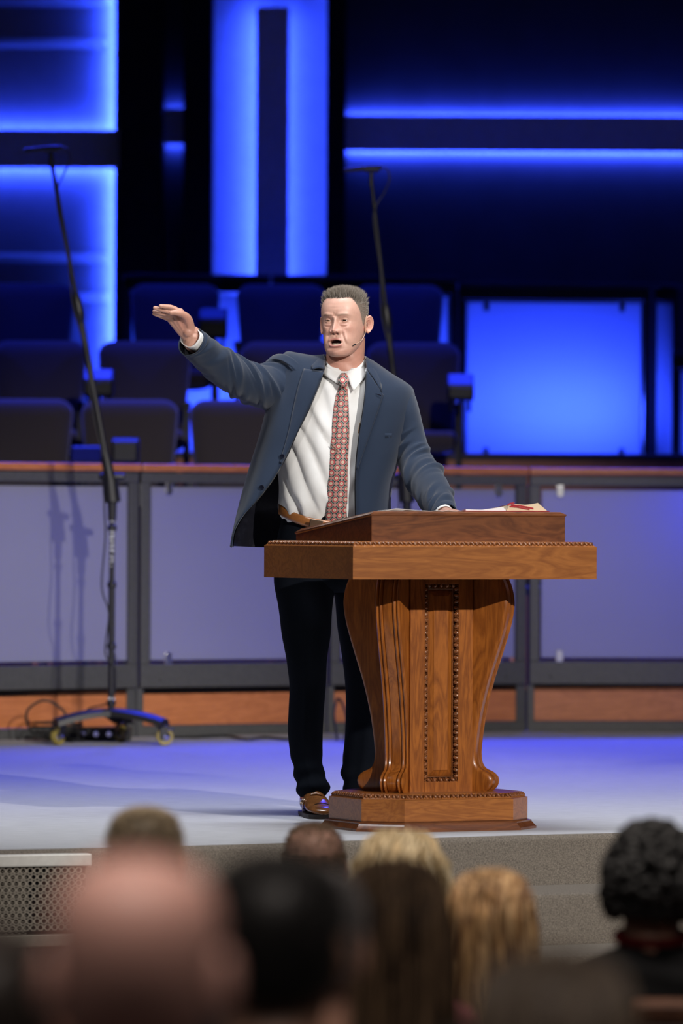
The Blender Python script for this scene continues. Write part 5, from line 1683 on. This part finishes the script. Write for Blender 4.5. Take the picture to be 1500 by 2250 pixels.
# headset microphone on the cheek
M_FLESH = mat('flesh_wire', (0.62, 0.42, 0.28), 0.4, 0, 0.05, 80)
hs = empty('headset_microphone', MP(806, 712, -0.03)); tag(hs, "thin flesh-coloured headset microphone hooked over the speaker's ear", 'microphone')
loc = Vector(hs.location)
mx = [HM @ Vector(v) for v in ((0.0815, 0.001, 0.030), (0.0815, -0.007, 0.020), (0.0810, -0.008, 0.0), (0.0785, -0.008, -0.03), (0.0730, -0.022, -0.052), (0.0675, -0.043, -0.064), (0.0605, -0.0605, -0.071))]
q = MB(); q.tube([Vector(v) - loc for v in crspline([tuple(v) for v in mx], 6)], 0.0011, 6); q.build('wire', M_FLESH, hs, smooth=60)
q = MB(); a, b = mx[-1] - loc, mx[-2] - loc; d_ = (a - b).normalized(); q.tube([a - d_ * 0.003, a, a + d_ * 0.008, a + d_ * 0.011], [0.0016, 0.0026, 0.0026, 0.0015], 8); q.build('capsule', M_BMET, hs, smooth=60)
# ================================================================== THE CONGREGATION, seen from behind
AH, _ = head_surface(46, 60, False)
M_ASKIN = attr_mat('audience_skin', 0.5, 0.1, 0.4)
def cloth(name, col): return mat(name, col, 0.9, 0, 0.2, 60, 0.2, 300, spec=0.2)

def locks(q, C, M, n, length, spread, curl, width, cols, seed, tmin=0.0, zmin=-0.02, drop=1.0, behind=True):
    """long hair: ribbons that leave the scalp, pass over its curve and fall"""
    r_ = random.Random(seed)
    for _ in range(n):
        th = r_.uniform(-math.pi, math.pi)
        z0 = r_.uniform(zmin, 0.108)
        i = min(len(AH) - 1, max(0, int(math.acos(max(-1, min(1, -z0 / 0.1135))) / math.pi * len(AH))))
        p = AH[i][int((th % (2 * math.pi)) / (2 * math.pi) * len(AH[0])) % len(AH[0])]
        if -p.y > 0.075 and p.z < 0.06: continue        # keep the face clear
        d = Vector((p.x, p.y, 0)); d = d.normalized() if d.length > 1e-4 else Vector((0, 1, 0))
        ph = r_.uniform(0, 6.28); am = curl * r_.uniform(0.6, 1.3)
        R0 = math.hypot(p.x, p.y)
        ln = length * r_.uniform(0.8, 1.1) + (p.z + 0.02) * 0.8
        pts = []; m = 7
        for k in range(m):
            t = k / (m - 1)
            out = R0 + (max(0.083, R0) + spread - R0) * min(1, t * 2.6) + 0.012 * math.sin(t * 3 + ph)
            zz = p.z + 0.012 * (1 - t) - ln * (t ** 1.25) * drop
            sway = am * math.sin(t * 17 + ph); sw2 = am * math.cos(t * 17 + ph)
            sd = Vector((-d.y, d.x, 0))
            pts.append(M @ (d * (out + sw2 * 0.6) + sd * sway + Vector((0, 0, zz))))
        rs = [width * (0.9 if 0 < k < m - 1 else 0.45) for k in range(m)]
        b0 = len(q.v); q.tube(pts, rs, 5, True)
        c = np.array(cols[r_.randrange(len(cols))]) * r_.uniform(0.75, 1.25)
        C += [c] * (len(q.v) - b0)

def fuzz(q, C, M, n, length, width, cols, seed, accept, up=0.3):
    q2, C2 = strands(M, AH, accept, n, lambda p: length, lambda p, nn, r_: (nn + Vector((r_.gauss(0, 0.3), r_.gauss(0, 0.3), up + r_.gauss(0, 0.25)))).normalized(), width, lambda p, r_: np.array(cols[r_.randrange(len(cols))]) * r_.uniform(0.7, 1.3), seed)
    q.add(q2.v, q2.f); C += C2

def audience(px, py_top, d, style, hair_cols, garment, label, skin=(0.50, 0.27, 0.19), hair_h=0.012, yaw=0.0, seed=1, collar=None, wide=1.0, earskin=True):
    top = P(px, py_top, d)
    cz = top.z - 0.1135 - hair_h
    root = empty('person', (top.x, top.y, -0.80)); tag(root, label, 'person', 'people seated in the congregation')
    M = Matrix.Translation((0, 0, cz + 0.80)) @ Matrix.Rotation(math.pi + yaw, 4, 'Z')
    # body: head, ears, neck and trunk in one mesh
    b = MB(); col = []
    b.loft([[M @ p for p in r] for r in AH], True, True, True)
    hair_base = np.array(hair_cols[0]) * 0.8
    for r in AH:
        for p in r:
            th = abs(math.degrees(math.atan2(p.x, -p.y)))
            k = 0.0
            if style in ('short', 'afro', 'long', 'curly'): k = smooth01(hairline(th) - 0.004, hairline(th) + 0.008, p.z)
            if style == 'fringe': k = smooth01(hairline(th) - 0.004, hairline(th) + 0.008, p.z) * (1 - smooth01(0.035, 0.065, p.z))
            col.append(np.array(skin) * (1 - k) + hair_base * k)
    col += [np.array(skin)] * 2
    n0 = len(b.v)
    for sx in (-1, 1):
        b.ball(M @ Vector((sx * 0.079, 0.010, -0.002)), (0.009, 0.017, 0.031), 10, 8, Matrix.Rotation(sx * 0.4, 3, 'Z'))
    zc = cz + 0.80
    b.tube([(0, 0.0, zc - 0.05), (0, -0.005, zc - 0.11), (0, -0.02, zc - 0.17)], [0.058, 0.060, 0.075], 24)
    b.loft([[Vector((0.8 * w * math.cos(2 * math.pi * j / 24), 0.8 * h * math.sin(2 * math.pi * j / 24) - 0.02, zc + z)) for j in range(24)] for z, w, h in ((-0.15, 0.07, 0.06), (-0.20, 0.20, 0.09), (-0.40, 0.20, 0.11), (-0.59, 0.18, 0.11))], True, True, True)
    col += [np.array(skin)] * (len(b.v) - n0)
    o = b.build('body', M_ASKIN, root, smooth=180); set_col(o.data, np.array(col))
    # garment over shoulders and back
    g = MB(); rings = []
    for z, w, h, yo in rows_interp([(-0.118, 0.060, 0.060, -0.006), (-0.135, 0.080, 0.075, -0.01), (-0.155, 0.135, 0.088, -0.014), (-0.178, 0.185, 0.098, -0.018), (-0.215, 0.218, 0.108, -0.02), (-0.29, 0.232, 0.118, -0.02), (-0.42, 0.222, 0.125, -0.02), (-0.52, 0.21, 0.125, -0.02), (-0.60, 0.205, 0.13, -0.02)], 3):
        rings.append([Vector((w * wide * math.copysign(abs(math.cos(2 * math.pi * j / 36)) ** 0.85, math.cos(2 * math.pi * j / 36)), h * math.sin(2 * math.pi * j / 36) + yo + 0.004 * math.sin(9 * z * 10 + j), zc + z)) for j in range(36)])
    g.loft(rings, True, False, True)
    g.build('garment', garment, root, smooth=180)
    for sx in (-1, 1):
        g = MB(); g.tube([Vector((sx * 0.195 * wide, -0.015, zc - 0.23)), Vector((sx * 0.245 * wide, 0.0, zc - 0.36)), Vector((sx * 0.255 * wide, 0.05, zc - 0.52)), Vector((sx * 0.20 * wide, 0.20, zc - 0.60))], [0.068, 0.060, 0.052, 0.042], 18); g.build('sleeve', garment, root, smooth=180)
    if collar:
        g = MB(); g.tube([Vector((0.070 * math.cos(2 * math.pi * j / 20), 0.066 * math.sin(2 * math.pi * j / 20) - 0.006, zc - 0.112 + 0.012 * math.sin(2 * math.pi * j / 20))) for j in range(21)], 0.012, 8, False); g.build('collar', collar, root, smooth=180)
    # hair
    q = MB(); C = []
    def scalp_acc(p, r_):
        th = abs(math.degrees(math.atan2(p.x, -p.y)))
        return p.z > hairline(th) + r_.uniform(-0.004, 0.004)
    if style == 'short': fuzz(q, C, M, 3500, 0.014, 0.0016, hair_cols, seed, scalp_acc)
    if style == 'fringe': fuzz(q, C, M, 2600, 0.011, 0.0016, hair_cols, seed, lambda p, r_: scalp_acc(p, r_) and p.z < 0.05 + r_.uniform(-0.015, 0.012), -0.3)
    if style == 'crown': fuzz(q, C, M, 3000, 0.013, 0.0016, hair_cols, seed, lambda p, r_: scalp_acc(p, r_) and (r_.random() < 0.10 or p.z < 0.045), 0.0)
    if style == 'afro':
        r_ = random.Random(seed)
        for _ in range(900):
            th, u = r_.uniform(-math.pi, math.pi), r_.uniform(-0.5, 1)
            v = Vector((math.cos(th) * math.sqrt(max(0, 1 - u * u)), math.sin(th) * math.sqrt(max(0, 1 - u * u)), u))
            if v.y < -0.7 and v.z < 0.5: continue
            c = Vector((v.x * 0.096, v.y * 0.112 + 0.005, v.z * 0.125 - 0.005)) * r_.uniform(0.94, 1.05)
            b0 = len(q.v); q.ball(M @ c, r_.uniform(0.010, 0.017), 7, 5); C += [np.array(hair_cols[r_.randrange(len(hair_cols))]) * r_.uniform(0.6, 1.3)] * (len(q.v) - b0)
    if style == 'long':
        fuzz(q, C, M, 800, 0.02, 0.003, hair_cols, seed, scalp_acc, -0.6)
        locks(q, C, M, 1500, 0.30, 0.010, 0.002, 0.0042, hair_cols, seed)
    if style == 'curly':
        locks(q, C, M, 950, 0.17, 0.020, 0.009, 0.0048, hair_cols, seed)
    if len(q.v):
        h = q.build('hair', M_HAIR, root, smooth=180); set_col(h.data, np.array(C))
    return root

K_DARK, K_NAVY, K_GREY, K_PINK, K_BLACK, K_BROWN = cloth('charcoal_jacket', (0.016, 0.015, 0.016)), cloth('navy_blouse', (0.03, 0.045, 0.10)), cloth('grey_coat', (0.05, 0.05, 0.055)), cloth('rose_blouse', (0.22, 0.07, 0.08)), cloth('black_top', (0.008, 0.008, 0.009)), cloth('brown_sweater', (0.035, 0.025, 0.018))
K_RED = cloth('red_collar', (0.16, 0.008, 0.010))
audience(318, 1768, 12.0, 'short', [(0.26, 0.20, 0.13), (0.36, 0.29, 0.19), (0.12, 0.09, 0.06)], K_GREY, 'man with short sandy hair whose head rises above the blurred bald head', hair_h=0.013, seed=5)
audience(690, 1806, 14.7, 'crown', [(0.34, 0.23, 0.15), (0.44, 0.32, 0.22), (0.22, 0.15, 0.10)], K_DARK, 'balding man with thin light brown hair just below the lectern base', skin=(0.66, 0.40, 0.31), hair_h=0.008, seed=6)
audience(880, 1816, 13.1, 'curly', [(0.62, 0.48, 0.28), (0.80, 0.68, 0.45), (0.34, 0.25, 0.13)], K_GREY, 'woman with wavy blonde hair below the lectern base', hair_h=0.012, seed=7)
audience(1078, 1908, 12.2, 'long', [(0.55, 0.34, 0.16), (0.34, 0.19, 0.08), (0.17, 0.09, 0.045), (0.66, 0.44, 0.23)], K_PINK, 'woman with straight light brown hair in front of the carpeted steps', hair_h=0.012, seed=8)
audience(1432, 1800, 11.8, 'afro', [(0.010, 0.010, 0.011), (0.022, 0.022, 0.023)], K_BLACK, 'person with full black curly hair and red collar by the steps', hair_h=0.018, seed=9, collar=K_RED)
audience(300, 1878, 5.15, 'bald', [(0.1, 0.08, 0.06)], K_DARK, 'very blurred bald head closest to the camera', skin=(0.52, 0.285, 0.235), hair_h=0.0, seed=10)
audience(607, 1862, 6.6, 'short', [(0.006, 0.005, 0.005), (0.010, 0.009, 0.008)], K_BLACK, 'blurred person with black hair beside the blurred bald head', skin=(0.22, 0.12, 0.08), hair_h=0.014, seed=11)
audience(672, 1890, 7.9, 'short', [(0.20, 0.19, 0.19), (0.12, 0.11, 0.11)], K_DARK, 'blurred grey-haired person half hidden by the black-haired person', hair_h=0.014, seed=12)
audience(868, 1884, 9.5, 'long', [(0.10, 0.06, 0.033), (0.20, 0.125, 0.07), (0.04, 0.024, 0.015)], K_BROWN, 'blurred woman with long dark brown hair in front of the blonde woman', hair_h=0.012, seed=13)
audience(1215, 2085, 6.2, 'long', [(0.030, 0.020, 0.013), (0.05, 0.034, 0.02)], K_NAVY, 'very blurred dark-haired person low in front of the steps', hair_h=0.012, seed=14)
audience(-40, 2030, 6.0, 'short', [(0.02, 0.014, 0.011), (0.035, 0.025, 0.02)], K_DARK, 'blurred dark-haired person cut off by the picture edge', skin=(0.35, 0.15, 0.10), hair_h=0.012, seed=15)

# wooden pew back at the lower right
pw = empty('pew', PZ(1560, 11.3, -0.80)); tag(pw, 'brown wooden pew back behind the person with the red collar', 'pew')
M_PEW = wood('pew_wood', (0.09, 0.035, 0.018), (0.20, 0.085, 0.045), 0.4, 0.3, (2, 6, 6), 5)
zp = P(1460, 2196, 11.3).z + 0.80
q = MB(); q.box((-0.15, -0.02, 0.10), (1.1, 0.02, zp - 0.05)); q.build('back_panel', M_PEW, pw, bevel=0.005)
q = MB(); q.box((-0.15, -0.035, zp - 0.045), (1.1, 0.035, zp)); q.build('top_rail', M_PEW, pw, bevel=0.012)
q = MB(); q.box((-0.15, 0.02, 0.40), (1.1, 0.46, 0.44)); q.build('seat', M_PEW, pw, bevel=0.008)
q = MB(); q.box((-0.15, -0.06, zp - 0.16), (1.1, -0.02, zp - 0.115)); q.build('book_ledge', M_PEW, pw, bevel=0.006)
for x in (-0.13, 1.07):
    q = MB(); q.box((x, -0.03, 0.0), (x + 0.03, 0.46, 0.40)); q.build('end_panel', M_PEW, pw, bevel=0.006)
